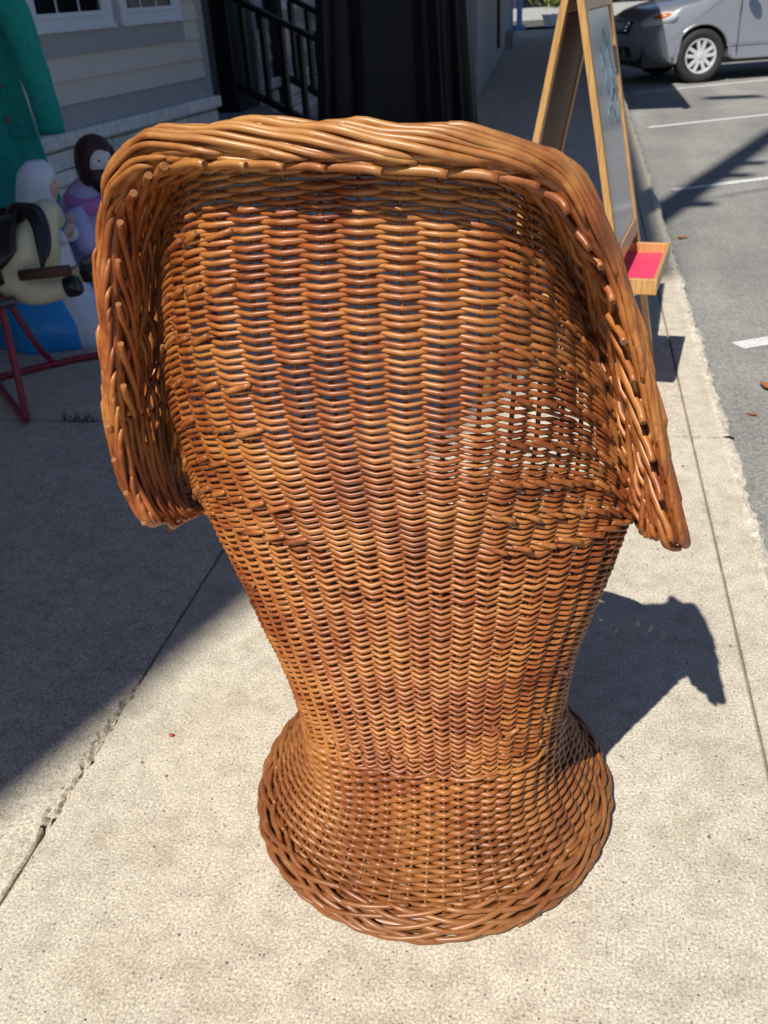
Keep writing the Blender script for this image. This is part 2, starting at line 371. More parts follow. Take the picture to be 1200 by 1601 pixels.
def wall_run(W, t0, t1, wins, corner):
    b = MB(); W.box(b, t0, t1, -.25, -.02, -.05, .40); W.box(b, t0, t1, -.25, -.012, .40, 3.0); bpart(b, 'wall', MORTAR)
    # plinth: coursed split stones, each a piece, with a cap
    z = -.03; row = 0
    while z < .36:
        h = (.13, .115, .14)[row % 3]; h = min(h, .372-z); t = t0+rng.uniform(-.2, 0)
        while t < t1:
            L = rng.uniform(.16, .42); a, c = max(t+.006, t0), min(t+L-.006, t1)
            if c-a > .03:
                o = .055+rng.uniform(-.012, .016); b = MB(); hh = h
                if L > .3 and rng.random() < .3:
                    b2 = MB(); W.box(b2, a, c, -.03, o-.01, z+h*.52, z+h-.006); bpart(b2, 'stone', STONE, bevel=.008); hh = h*.5
                W.box(b, a, c, -.03, o, z+.004, z+hh-.006); bpart(b, 'stone', STONE, bevel=.009)
            t += L
        z += h; row += 1
    t = t0
    while t < t1-.02:
        L = min(rng.uniform(.6, .95), t1+.03-t); b = MB(); W.box(b, t+.003, t+L-.003, -.02, .11+rng.uniform(-.004, .004), .378, .478); bpart(b, 'ledge_stone', STONE, bevel=.014); t += L
    # boards: frieze, two laps, belt, then laps between the windows
    b = MB(); W.box(b, t0, t1-.10, -.01, .014, .482, .655); bpart(b, 'trim_board', TRIM)
    for k, z0 in enumerate((.658, .822)):
        b = MB(); P = [W.P(t0, .032, z0), W.P(t1-.10, .032, z0), W.P(t1-.10, .010, z0+.17), W.P(t0, .010, z0+.17)]
        Q = [W.P(t0, -.01, z0), W.P(t1-.10, -.01, z0), W.P(t1-.10, -.01, z0+.168), W.P(t0, -.01, z0+.168)]
        b.add(P+Q, [[0, 1, 2, 3], [0, 4, 5, 1]]); bpart(b, 'siding_board', SIDING)
    tw = max(w[1] for w in wins)+.02 if wins else t0
    b = MB(); W.box(b, t0, tw, -.01, .030, .992, 1.165); bpart(b, 'trim_board', TRIM)
    for z0 in np.arange(.987, 2.6, .164):
        for a, c in [(tw+.003, t1-.10)]:
            if c-a < .02: continue
            b = MB(); P = [W.P(a, .032, z0), W.P(c, .032, z0), W.P(c, .010, z0+.17), W.P(a, .010, z0+.17)]; Q = [W.P(a, -.01, z0), W.P(c, -.01, z0), W.P(c, -.01, z0+.168), W.P(a, -.01, z0+.168)]
            b.add(P+Q, [[0, 1, 2, 3], [0, 4, 5, 1]]); bpart(b, 'siding_board', SIDING)
    b = MB(); W.box(b, t1-.10, t1, -.02, .034, .482, 3.0); bpart(b, 'corner_board', TRIM)
    for a, c in wins:
        z0, z1 = 1.17, 2.45
        fr = MB()
        for d0, d1, e0, e1 in ((a, a+.075, z0, z1), (c-.075, c, z0, z1), (a+.0752, c-.0752, z0, z0+.075), (a+.0752, c-.0752, z1-.075, z1)): W.box(fr, d0, d1, -.01, .045, e0, e1)
        W.box(fr, a-.006, c+.006, -.01, .062, z0-.018, z0+.012)
        win = bpart(fr, 'window', WHITE, bevel=.004)
        b = MB()
        for d0, d1, e0, e1 in ((a+.077, a+.115, z0+.077, z1-.077), (c-.115, c-.077, z0+.077, z1-.077), (a+.1152, c-.1152, z0+.077, z0+.112), (a+.1152, c-.1152, z1-.112, z1-.077)): W.box(b, d0, d1, -.01, .030, e0, e1)
        o = bpart(b, 'sash', WHITE, win); o.matrix_parent_inverse = Matrix.Identity(4)
        b = MB(); W.box(b, a+.1, c-.1, -.006, .006, z0+.1, z1-.1); o = bpart(b, 'pane', GLASS, win); o.matrix_parent_inverse = Matrix.Identity(4)
        b = MB(); n = 3
        for q in range(1, n): tt = a+.11+(c-a-.22)*q/n; W.box(b, tt-.007, tt+.007, .0062, .011, z0+.112, z1-.112)
        for zq in (1.62, 2.0): W.box(b, a+.116, c-.116, .0064, .0105, zq-.007, zq+.007)
        o = bpart(b, 'muntin', WHITE, win); o.matrix_parent_inverse = Matrix.Identity(4)
    if len(wins) > 1:
        for (a, c), (a2, c2) in zip(wins[:-1], wins[1:]): b = MB(); W.box(b, c+.008, a2-.008, -.01, .022, 1.168, 2.5); bpart(b, 'trim_board', TRIM)
W1 = Wall((-3.6, 9.43, 0), EY, EN)
wall_run(W1, -6.2, 0, [(-5.3, -4.2), (-3.95, -2.72), (-2.56, -1.49), (-1.363, -.395)], True)
W2 = Wall((-3.55, 14.6, 0), np.array([0, 1., 0]), np.array([1., 0, 0]))
wall_run(W2, -3.72, 0, [(-2.75, -1.95), (-1.8, -1.0)], True)
W2b = Wall((-3.55, 10.88, 0), np.array([1., 0, 0]), np.array([0, -1., 0]))
b = MB(); W2b.box(b, -1.2, .03, -.3, -.02, 0, 3); bpart(b, 'wall', TRIM)
# entry recess: floor, back wall, red door
b = MB(); b.box((-4.25, 10.22, .11), (1.7, 1.2, .22)); bpart(b, 'entry_floor', mat_concrete('porch_concrete', (.34, .34, .33)), bevel=.01)
for k, (x, z) in enumerate(((-3.30, .15), (-3.02, .075))):
    b = MB(); b.box((x, 10.25, z/2), (.28, 1.5, z)); bpart(b, 'entry_step', bpy.data.materials['porch_concrete'], bevel=.008)
b = MB(); b.box((-5.15, 10.4, 1.5), (.1, 2.4, 3)); bpart(b, 'wall', SIDING)
dr = MB(); dr.box((-4.98, 10.75, 1.0), (.05, .95, 1.6)); door = bpart(dr, 'red_door', plain('red_door_paint', (.22, .02, .03), .4), bevel=.004)
b = MB(); b.box((-4.948, 10.75, 1.25), (.012, .8, .8)); o = bpart(b, 'pane', GLASS, door); o.matrix_parent_inverse = Matrix.Identity(4)
b = MB(); b.box((-4.944, 10.75, .83), (.02, .84, .06)); o = bpart(b, 'door_rail', WHITE, door); o.matrix_parent_inverse = Matrix.Identity(4)
# upper storeys, well above the picture: their shadow lies over the pavement
b = MB(); b.box((-9, 7.3, 9.45), (10, 28.4, 12.7)); bpart(b, 'upper_storeys', BRICKM)
b = MB(); b.box((-9, 7.3, 15.88), (10.24, 28.5, .16)); bpart(b, 'cornice', TRIM)
b = MB(); b.box((-9.6, 6, 1.5), (8.2, 26, 3.0)); bpart(b, 'wall', BRICKM)
# grey rendered building further along, with an added, unseen awning
gb = empty('grey_building', (-3, 12, 0), 0, 'grey rendered building face beyond the black cloth with a dark downpipe', 'building')
def gpart(mb, name, mat, bevel=0, smooth=False):
    o = mb.build(name, mat, None, smooth, bevel=bevel); o.parent = gb; o.matrix_parent_inverse = Matrix.Translation((3, -12, 0)); return o
b = MB(); P0, P1 = (-1.31, 13.0), (-1.80, 26.3)
b.add([[-2.35, 13.0, 0], [P0[0], P0[1], 0], [P1[0], P1[1], 0], [-2.8, 26.3, 0], [-2.35, 13.0, 3.2], [P0[0], P0[1], 3.2], [P1[0], P1[1], 3.2], [-2.8, 26.3, 3.2]],
      [[0, 1, 5, 4], [1, 2, 6, 5], [2, 3, 7, 6], [4, 5, 6, 7], [3, 0, 4, 7]]); gpart(b, 'wall', GREYW)
b = MB(); b.tube([[-1.50, 18.6, .25], [-1.50, 18.6, 3.2]], .05, 10); gpart(b, 'downpipe', BLACKP)
b = MB(); b.box((-1.62, 23.2, .16), (.3, 1.2, .32)); gpart(b, 'wall_foot', GREYW, bevel=.01)
b = MB(); b.box((-.40, 18.6, 2.62), (1.86, 16.8, .06)); b.box((.51, 18.6, 2.52), (.05, 16.8, .2)); gpart(b, 'shadow_caster', plain('shadow_caster_cloth', (.10, .03, .03), .8))  # added out of view to cast the stepped shadow near the car
for y in (13.5, 15, 17, 20, 23, 26): b = MB(); b.tube([[-1.5, y, 2.0], [.35, y, 2.57]], .02, 8); gpart(b, 'shadow_caster_bracket', BLACKP)
# shops across the side street
fs = empty('far_shop', (0, 37, 0), 0, 'distant dark shop front across the side street beyond the grey building', 'building')
def fpart(mb, name, mat): o = mb.build(name, mat, None, False); o.parent = fs; o.matrix_parent_inverse = Matrix.Translation((0, -37, 0)); return o
b = MB(); b.box((0, 40, 2.5), (14, 4, 5)); fpart(b, 'wall', plain('far_dark_wall', (.03, .03, .032), .7))
for x in (-1.9, -.6, .7, 2.0): b = MB(); b.box((x, 37.97, 1.3), (1.0, .06, 1.8)); fpart(b, 'pane', GLASS)
b = MB(); b.box((0, 37.93, .2), (14, .1, .4)); fpart(b, 'shop_plinth', TRIM)
sheet('far_pavement', -9, 9, 33.2, 60, -.02, mat_concrete('far_concrete_shaded', (.10, .10, .10)))  # shade over the far street is put into this dark base colour
BLUE = plain('blue_paint', (.16, .34, .62), .5, .15, 8)
for k, (x, lb) in enumerate(((-2.15, 'left of two pale blue posts on the far corner'), (-1.88, 'right of two pale blue posts on the far corner'))):
    b = MB(); b.tube([[x, 31.2, -.02], [x, 31.2, 2.6]], .085, 12); b.box((x, 31.2, .05), (.3, .3, .14)); b.box((x, 31.2, 2.62), (.26, .26, .08)); tag(b.build('blue_post', BLUE, smooth=False), lb, 'post', 'blue posts on the far corner')
pl = empty('planter', (-.95, 33.0, -.02), 0, 'white pot with yellow green plants on the far corner', 'planter')
b = MB(); P = [[[r*math.cos(a), r*math.sin(a), z] for a in np.linspace(0, 2*math.pi, 15)[:-1]] for r, z in ((.24, 0), (.34, .3), (.36, .34), (.3, .34), (.28, .25))]
b.quadgrid(np.array(P), close_v=True); b.build('pot', WHITE, pl)
b = MB()
for _ in range(260):
    a, el, L = rng.uniform(0, 6.28), rng.uniform(.5, 1.5), rng.uniform(.25, .75); c = np.array([rng.normal(0, .1), rng.normal(0, .1), .3]); d = np.array([math.cos(a)*math.cos(el), math.sin(a)*math.cos(el), math.sin(el)])
    s_ = np.cross(d, [0, 0, 1]); s_ = s_/np.linalg.norm(s_)*.035; p = c+d*L; b.add([p, p+d*.07+s_, p+d*.16, p+d*.07-s_], [[0, 1, 2, 3]])
tag(b.build('foliage', plain('plant_leaf', (.22, .27, .04), .6, .4, 9), pl), kind='stuff')

# ------------------------------------------------------------------ entry posts and railings
def square_post(x, y, z0, w, label, h=2.6):
    r = empty('porch_post', (x, y, z0), 0, label, 'post', 'black posts of the entry')
    b = MB(); b.box((0, 0, h/2), (w, w, h)); b.build('shaft', BLACKP, r, False, bevel=.012)
    b = MB(); b.box((0, 0, .05), (w+.07, w+.07, .10)); b.box((0, 0, .125), (w+.035, w+.035, .05)); b.build('base_trim', BLACKP, r, False, bevel=.008)
square_post(-3.76, 10.5, .22, .20, 'thick square black porch post nearest the clapboard corner')
square_post(-3.46, 11.45, .0, .14, 'slimmer black porch post standing farther back behind the railing')
def railing(p0, p1, bal, label):
    r = empty('stair_railing', (p0[0], p0[1], 0), 0, label, 'railing', 'black railings at the entry steps'); o = np.array([p0[0], p0[1], 0.])
    p0, p1 = np.array(p0)-o, np.array(p1)-o; d = p1-p0; hz = np.array([d[0], d[1], 0]); hz /= np.linalg.norm(hz); dd = d/np.linalg.norm(d); up = np.cross(np.cross(dd, [0, 0, 1]), dd); R = np.stack([dd, np.cross(up, dd), up], 1)
    L = np.linalg.norm(d)
    b = MB(); b.box((p0+p1)/2, (L, .06, .075), R); b.build('bottom_rail', BLACKP, r, False, bevel=.005)
    b = MB(); b.box((p0+p1)/2+[0, 0, .86], (L, .075, .06), R); b.build('handrail', BLACKP, r, False, bevel=.01)
    for t in bal:
        q = p0+d*t; b = MB(); b.box(q+[0, 0, .43], (.055, .055, .80), np.stack([hz, np.cross([0, 0, 1], hz), [0, 0, 1]], 1)); b.build('baluster', BLACKP, r, False, bevel=.003)
    q = p1; b = MB(); b.box(q+[0, 0, (.95-q[2])/2+.0], (.085, .085, .95+q[2]), np.stack([hz, np.cross([0, 0, 1], hz), [0, 0, 1]], 1)); b.build('newel', BLACKP, r, False, bevel=.006)
railing((-3.66, 10.48, .47), (-2.62, 10.13, .02), (.14, .36, .58, .78), 'black stair railing with square balusters nearer to us')
railing((-3.40, 11.42, .48), (-2.42, 10.98, .05), (.16, .38, .60, .82), 'black stair railing seen behind the nearer one')

# ------------------------------------------------------------------ black draped rack
BLACKC = newmat('black_cloth'); BLACKC[2].inputs['Base Color'].default_value = (.0035, .0035, .0042, 1); BLACKC[2].inputs['Roughness'].default_value = .36; BLACKC[2].inputs['Specular IOR Level'].default_value = .3
BLACKC[2].inputs['Sheen Weight'].default_value = .0; BLACKC = BLACKC[0]
dc = empty('draped_cover', (-1.72, 9.45, 0), 0, 'large black cloth cover hanging in vertical folds behind the wicker chair', 'cover')
b = MB(); n = 180; hs = np.linspace(0, 1, 14)
P = []
for h in hs:
    z = 1.62*h; row = []
    for k in range(n):
        a = 2*math.pi*k/n; c, s_ = math.cos(a), math.sin(a)
        ex = .42; rx, ry = .655+.07*(1-h)**1.5, .34+.06*(1-h)
        sh = np.interp(h, [0, .93, 1], [1, 1, .9])
        f = .040*(math.sin(a*15+1.3*math.sin(a*3))+.5*math.sin(a*27+2))*(1-.5*h)
        row.append([(rx*np.sign(c)*abs(c)**ex+f*c)*sh, (ry*np.sign(s_)*abs(s_)**ex+f*s_)*sh, z+.01])
    P.append(row)
P.append([[x*.6, y*.6, 1.645] for x, y, z in row])
b.quadgrid(np.array(P), close_v=True, cap=True); b.build('cloth', BLACKC, dc)
b = MB()
for x in (-.55, .55): b.tube([[x, 0, 0], [x, 0, 1.5]], .018, 8)
b.tube([[-.55, 0, 1.5], [.55, 0, 1.5]], .018, 8); b.build('rack_frame', BLACKP, dc)

# ------------------------------------------------------------------ double-sided easel by the kerb
PINE = newmat('pine'); _n = PINE[1]
_v = coords(_n, 'Object', (6, 6, 1)); _f = noise(_n, _v, 9, 5, .6); _g = noise(_n, coords(_n, 'Object', (30, 30, 1.2)), 6, 3)
_c = mix(_n, .5, ramp(_n, _f, [(.3, (.46, .24, .075)), (.7, (.60, .35, .13))]).outputs[0], ramp(_n, _g, [(.4, (.36, .18, .06)), (.55, (.62, .36, .13))]).outputs[0])
_n.links.new(_c, PINE[2].inputs['Base Color']); PINE[2].inputs['Roughness'].default_value = .4; PINE[2].inputs['Coat Weight'].default_value = .2; PINE = PINE[0]
HARDB = plain('brown_hardboard', (.16, .085, .05), .6, .1, 20)
WBOARD = newmat('whiteboard'); WBOARD[2].inputs['Base Color'].default_value = (.50, .52, .55, 1); WBOARD[2].inputs['Roughness'].default_value = .12; WBOARD = WBOARD[0]
TEAL = plain('marker_teal', (.10, .25, .30), .4); REDF = plain('red_tray_floor', (.74, .05, .13), .45, .05, 5)
U = np.array([.16, .987, 0]); U /= np.linalg.norm(U); Wd = np.array([U[1], -U[0], 0])
Fr = np.array([.2285, 2.943, 0]); AP = np.array([-.0336, 2.985, 1.354]); Fl = Fr-2*((Fr-AP)@Wd)*Wd
ea = empty('easel', (-.03, 3.2, 0), 0, 'wooden double sided folding easel with whiteboard and red tray at the kerb', 'easel')
EO = np.array([-.03, 3.2, 0])
def epart(b, name, mat, bevel=.003, smooth=False, parent=None): 
    o = b.build(name, mat, None, smooth, bevel=bevel)
    o.parent = parent or ea
    o.matrix_parent_inverse = Matrix.Translation(-Vector(EO)) if not parent else Matrix.Identity(4); return o
EW = .545
for F_, side in ((Fr, 1), (Fl, -1)):
    d = AP-F_; d = d-U*(d@U); L = np.linalg.norm(d); d /= L; nn = np.cross(U, d)*(1 if side > 0 else -1); nn = nn if nn @ Wd*side > 0 else -nn
    R = np.stack([nn, U, d], 1)
    for q in (.02, EW-.02):
        b = MB(); b.box(F_+U*q+d*(L/2), (.021, .040, L), R); epart(b, 'stile', PINE)
    for h0, hh in ((.50, .05), (1.235, .10)):
        b = MB(); b.box(F_+U*(EW/2)+d*(h0+hh/2), (.019, EW-.081, hh), R); epart(b, 'cross_rail', PINE)
    b = MB(); b.box(F_+U*(EW/2)+d*(.893), (.008, EW-.0802, .684), R); bd = epart(b, 'whiteboard' if side > 0 else 'back_board', WBOARD if side > 0 else HARDB)
    if side > 0:
        r2 = np.random.default_rng(4); b = MB()
        for k in range(6):
            u0, h0 = r2.uniform(.08, .4), r2.uniform(.85, 1.18); t = np.linspace(0, 1, 16)
            uu = u0+.10*np.sin(t*r2.uniform(3, 8)+k)*t; hh = h0-.16*t*r2.uniform(.3, 1)+.03*np.sin(t*9+k)
            b.tube(np.array([F_+U*a+d*c+nn*.0045 for a, c in zip(np.clip(uu, .04, .5), hh)]), .0012, 5)
        epart(b, 'scribble', TEAL, 0, True, bd)
b = MB(); b.box(AP+U*(EW/2)+np.array([0, 0, .0]), (.05, .05, .03), np.stack([Wd, U, [0, 0, 1]], 1)); epart(b, 'hinge', plain('steel_hinge', (.4, .4, .4), .35, metal=1))
TZ = .412; t0 = np.array([.262, 2.945, 0])
Rt = np.stack([Wd, U, [0, 0, 1]], 1)
TW, TL = .205, .475
tc = t0-Wd*(TW/2)+U*(TL/2)
b = MB(); b.box(tc+[0, 0, TZ+.012], (TW-.02, TL-.02, .008), Rt); epart(b, 'tray_floor', REDF, 0)
for c, sx, sy in ((tc+U*(TL/2-.007), TW, .014), (tc-U*(TL/2-.007), TW, .014), (tc+Wd*(TW/2-.007), .014, TL-.0285), (tc-Wd*(TW/2-.007), .014, TL-.0285)):
    b = MB(); b.box(c+[0, 0, TZ+.025], (sx, sy, .05), Rt); epart(b, 'tray_side', PINE)
for q in (.03, EW-.03):
    b = MB()
    pr_ = Fr+U*q; pl_ = Fl+U*q; dv = (AP-Fr); k = .30
    a = Fr+(AP-Fr)*.28+U*q-U*((AP-Fr)@U)*.28; c = Fl+(AP-Fl)*.28+U*q-U*((AP-Fl)@U)*.28
    b.box((a+c)/2, (np.linalg.norm(a-c), .016, .03), Rt); epart(b, 'tray_bearer', PINE)

# ------------------------------------------------------------------ parked car
CARP = newmat('car_paint'); CARP[2].inputs['Base Color'].default_value = (.36, .37, .395, 1); CARP[2].inputs['Metallic'].default_value = .55; CARP[2].inputs['Roughness'].default_value = .38
CARP[2].inputs['Coat Weight'].default_value = 1; CARP[2].inputs['Coat Roughness'].default_value = .04; CARP = CARP[0]
TYRE = plain('tyre_rubber', (.022, .022, .023), .75, .15, 40); RIMM = plain('alloy', (.74, .74, .75), .3, .04, 10, metal=.35); DARK = plain('car_dark_plastic', (.012, .012, .013), .5)
LENS = newmat('lamp_lens'); LENS[2].inputs['Base Color'].default_value = (.70, .71, .72, 1); LENS[2].inputs['Roughness'].default_value = .06; LENS[2].inputs['Metallic'].default_value = .2; LENS = LENS[0]
AMBER = plain('amber_lens', (.70, .16, .02), .15); CHROME = plain('chrome', (.7, .7, .72), .12, .02, metal=1)
hd = math.atan2(-.28, -.96)
car = empty('parked_car', (0, 0, -.12), hd, 'dark grey sport utility car parked nose towards the kerb at the upper right', 'car')
cx_, cy_ = math.cos(hd), math.sin(hd)
wf = np.array([1.60, 15.0])        # ground contact of the near front wheel
loc = wf-np.array([cx_*0-cy_*.76, cy_*0+cx_*.76]); car.location = (loc[0], loc[1], -.12)
def arc(xc, zc, r, a0, a1, n): return [(xc+r*math.cos(a), zc+r*math.sin(a)) for a in np.linspace(a0, a1, n)]
WR = .345
prof = [(.86, .30), (.95, .38), (.985, .50), (.985, .64), (.95, .76), (.88, .86), (.72, .945), (.45, 1.01), (.15, 1.055), (-.12, 1.09), (-.42, 1.29), (-.78, 1.52), (-1.1, 1.60), (-1.8, 1.63), (-2.5, 1.58), (-3.0, 1.48), (-3.35, 1.15), (-3.48, 1.02), (-3.55, .75), (-3.52, .45), (-3.40, .32)]
prof += arc(-2.69, WR, .405, 0-.08, math.pi+.08, 14)+[(-2.2, .27), (-.5, .27)]+arc(0, WR, .405, math.pi+.08, -.08, 14)[::1][:0]+[(x, z) for x, z in arc(0, WR, .405, math.pi+.08, -.08, 14)]
# rear arch runs from back to front
ra = arc(-2.69, WR, .405, math.pi+.08, -.08, 14)
prof = prof[:21]+ra+[(-2.2, .27), (-.5, .27)]+arc(0, WR, .405, math.pi+.08, -.08, 14)+[(.55, .26)]
prof = np.array(prof)
st_ = np.array([-1, -.992, -.965, -.90, -.7, -.4, 0, .4, .7, .90, .965, .992, 1])
def car_point(x, z, u):
    a = abs(u); s_ = np.clip((z-1.0)/.6, 0, 1); y = .90*u*(1-.22*s_**1.1)*(1-.05*np.clip((.55-z)/.3, 0, 1))
    xx = x-(.34*a**5+.05*a)*np.clip((x-.3)/.5, 0, 1)+.25*a**6*np.clip((-3.0-x)/.5, 0, 1)
    zz = z-.05*a**6*np.clip((z-.75)/.3, 0, 1)*np.clip((x+.2)/.3, 0, 1)
    return [xx, y, zz]
G = []
for u in st_:
    sh = {1: .035, .992: .012, .965: 0}.get(abs(u), 0)
    row = []
    for (x, z) in prof:
        c = np.array([-1.3, .75]); v = np.array([x, z])-c; inn = v/np.linalg.norm(v)*sh
        isarch = (abs(x) < .47 or abs(x+2.69) < .47) and z < .78
        q = np.array([x, z])-(inn*(0 if isarch else 1)); row.append(car_point(q[0], q[1], u))
    G.append(row)
b = MB(); b.quadgrid(np.array(G), close_v=True, cap=True); bo = b.build('body', CARP, car, True, autosmooth=38)
ed = bmesh.new(); ed.from_mesh(bo.data); bmesh.ops.recalc_face_normals(ed, faces=ed.faces); ed.to_mesh(bo.data); ed.free(); bo.data.set_sharp_from_angle(angle=math.radians(38))
b = MB(); b.box((-1.3, 0, .36), (4.2, 1.5, .26)); b.build('underbody', DARK, car, False)
for s_ in (-1, 1):
    for xw in (0, -2.69):
        b = MB(); P = [[[xw+r*math.cos(a), s_*y, WR+r*math.sin(a)] for a in np.linspace(0, 2*math.pi, 49)[:-1]] for r, y in ((.215, .86), (.235, .885), (.29, .895), (.33, .885), (WR, .85), (WR, .70), (.32, .665), (.2, .665))]
        b.quadgrid(np.array(P), close_v=True); ty = b.build('wheel', TYRE, car)
        b = MB(); P = [[[xw+r*math.cos(a), s_*y, WR+r*math.sin(a)] for a in np.linspace(0, 2*math.pi, 49)[:-1]] for r, y in ((.222, .868), (.222, .884), (.205, .882), (.195, .86), (.19, .76))]
        b.quadgrid(np.array(P), close_v=True)
        for k in range(5):
            for dl in (-.17, .17):
                a = k*2*math.pi/5+math.pi/2; c0 = np.array([math.cos(a+dl*.9), math.sin(a+dl*.9)]); 
                p0 = np.array([math.cos(a+dl*2.2), math.sin(a+dl*2.2)])*.045; p1 = np.array([math.cos(a+dl*1.5), math.sin(a+dl*1.5)])*.20
                dv = p1-p0; sd = np.array([-dv[1], dv[0]])/np.linalg.norm(dv)
                V = []
                for p, w_, y in ((p0, .024, .872), (p1, .021, .878)):
                    for q in (-1, 1): V.append([xw+p[0]+sd[0]*q*w_, s_*y, WR+p[1]+sd[1]*q*w_])
                    for q in (-1, 1): V.append([xw+p[0]+sd[0]*q*w_, s_*(y-.03), WR+p[1]+sd[1]*q*w_])
                b.add(V, [[0, 1, 5, 4], [0, 4, 6, 2], [1, 3, 7, 5], [2, 6, 7, 3]])
        P = [[[xw+r*math.cos(a), s_*y, WR+r*math.sin(a)] for a in np.linspace(0, 2*math.pi, 25)[:-1]] for r, y in ((.05, .86), (.05, .878), (.035, .884), (.001, .884))]
        b.quadgrid(np.array(P), close_v=True); b.build('rim', RIMM, ty, True, autosmooth=40)
        b = MB(); P = [[[xw+r*math.cos(a), s_*.80, WR+r*math.sin(a)] for a in np.linspace(0, 2*math.pi, 25)[:-1]] for r in (.19, .001)]; b.quadgrid(np.array(P), close_v=True); b.build('brake_disc', DARK, ty)
        # arch lip
        b = MB(); a = np.linspace(math.pi+.05, -.05, 30); b.tube(np.stack([xw+.408*np.cos(a), 0*a+s_*.872, WR+.408*np.sin(a)], -1), .022, 8); b.build('arch_lip', CARP, car)
    def ell(name, c, r, rot, mat, parent):
        b = MB(); P = [[[r[0]*math.sin(p)*math.cos(t), r[1]*math.sin(p)*math.sin(t), r[2]*math.cos(p)] for t in np.linspace(0, 2*math.pi, 25)[:-1]] for p in np.linspace(.02, math.pi-.02, 14)]
        b.quadgrid(np.array(P), close_v=True); o = b.build(name, mat, parent); o.location = c; o.rotation_euler = rot; return o
    hl = ell('headlight', (.60, s_*.755, .815), (.27, .12, .10), (0, .22, -s_*.62), LENS, car)
    ell('indicator', (-.05, s_*.055, .035), (.15, .07, .042), (0, .0, 0), AMBER, hl)
    b = MB(); b.box((-1.35, s_*.888, .47), (2.0, .02, .028)); b.build('side_moulding', CHROME, car, False, bevel=.006)
    b = MB(); V = []
    for q in (.905, ): pass
    for x, z in ((-.45, 1.12), (-.85, 1.46), (-1.35, 1.53), (-2.4, 1.50), (-2.85, 1.13)): p = car_point(x, z, 1); V.append([p[0], p[1]+s_*0+(s_-1)*p[1]+0, p[2]])
    V = [[v[0], s_*(abs(v[1])+.004), v[2]] for v in V]; b.add(V, [[0, 1, 2, 3, 4] if s_ < 0 else [4, 3, 2, 1, 0]]); b.build('side_window', GLASS, car, False)
    for x in (-.50, -1.55, -2.35):
        b = MB(); b.box((x, s_*.8975, .70), (.008, .012, .66)); b.build('door_seam', DARK, car, False)
    for x in (-1.25, -2.1): b = MB(); b.box((x, s_*.905, .86), (.18, .03, .03)); b.build('door_handle', CARP, car, False, bevel=.01)
    mr = ell('mirror', (-.62, s_*1.0, 1.10), (.08, .10, .07), (0, 0, 0), CARP, car)
b = MB(); V = [car_point(x+.006, z, u) for z, x in ((.82, .905), (.66, .985)) for u in (-.55, -.3, 0, .3, .55)]; b.add(V, [[k, k+1, k+6, k+5] for k in range(4)]); gr_ = b.build('grille', DARK, car, False)
for zz, xo in ((.80, .935), (.755, .962), (.71, .978)):
    b = MB()
    for u in np.linspace(-.45, .45, 9): p = car_point(xo, zz, u); b.box((p[0]+.012, p[1], p[2]), (.02, .055, .018))
    b.build('grille_slot', CHROME, gr_, False)
b = MB(); V = [car_point(x+.006, z, u) for z, x in ((.50, .985), (.36, .935)) for u in (-.6, -.3, 0, .3, .6)]; b.add(V, [[k, k+1, k+6, k+5] for k in range(4)]); b.build('lower_intake', DARK, car, False)

# ------------------------------------------------------------------ lamp pole behind us, whose shadow crosses the road
po = empty('utility_pole', (-2.1, -.5, 0), 0, 'tall wooden street lamp pole behind the viewer casting its long shadow over the road', 'pole')
WOODP = plain('pole_wood', (.16, .11, .08), .8, .2, 8)
b = MB(); z = np.linspace(0, 17.4, 12); b.tube(np.stack([0*z, 0*z, z], -1), np.interp(z, [0, 16], [.15, .11]), 16); b.build('shaft', WOODP, po)
b = MB(); t = np.linspace(0, 1, 10); b.tube(np.stack([-.75*t, .40*t, 17.0+.8*np.sin(t*1.5)], -1), .03, 8); b.build('arm', WOODP, po)
b = MB(); b.box((-.95, .48, 17.75), (.7, .3, .16)); b.build('lamp_head', TRIM, po, False, bevel=.05)
for zz in (9.9, 11.3, 12.0): b = MB(); b.box((.16, .03, zz), (.26, .08, .14)); b.build('bracket', TRIM, po, False)
for zz, dx, dy, sg in ((9.95, .82, .58, .25), (12.1, .9, .2, .2)):
    b = MB(); t = np.linspace(0, 1, 20); L = 26; b.tube(np.stack([dx*L*t, dy*L*t, zz-sg*4*t*(1-t)], -1), .014, 6); b.build('wire', TRIM, po)

# ------------------------------------------------------------------ garden figures, coat, spring horse
def loft(b, secs, n=36, fold=None, cap=True):
    """secs: (x, y, z, rx, ry[, exponent]); one closed skin through elliptical sections, smoothed between"""
    A = np.array([list(s_)+[1.0]*(6-len(s_)) for s_ in secs]); f = catmull(A, 0); m = (len(A)-1)*5+1; Q = f(np.linspace(0, 1, m)); P = []
    for i, (x, y, z, rx, ry, ex) in enumerate(Q):
        row = []
        for k in range(n):
            a = 2*math.pi*k/n; c, s_ = math.cos(a), math.sin(a); g = 1+(fold(a, i/(m-1)) if fold else 0)
            row.append([x+rx*g*np.sign(c)*abs(c)**ex, y+ry*g*np.sign(s_)*abs(s_)**ex, z])
        P.append(row)
    b.quadgrid(np.array(P), close_v=True, cap=cap)
def plast(name, c, r=.32, v=.05): return plain(name, c, r, v, 8, coat=.15)
WHITEPL = plast('white_moulded_plastic', (.74, .80, .88)); BLUEPL = plast('blue_moulded_plastic', (.02, .32, .80)); LAV = plast('lavender_moulded_plastic', (.62, .57, .84)); PINK = plast('pink_moulded_plastic', (.68, .22, .58)); PURP = plast('purple_moulded_plastic', (.36, .11, .52))
SKIN = plast('painted_skin', (.70, .48, .42)); HAIR = plast('brown_painted_hair', (.045, .012, .010), .4)
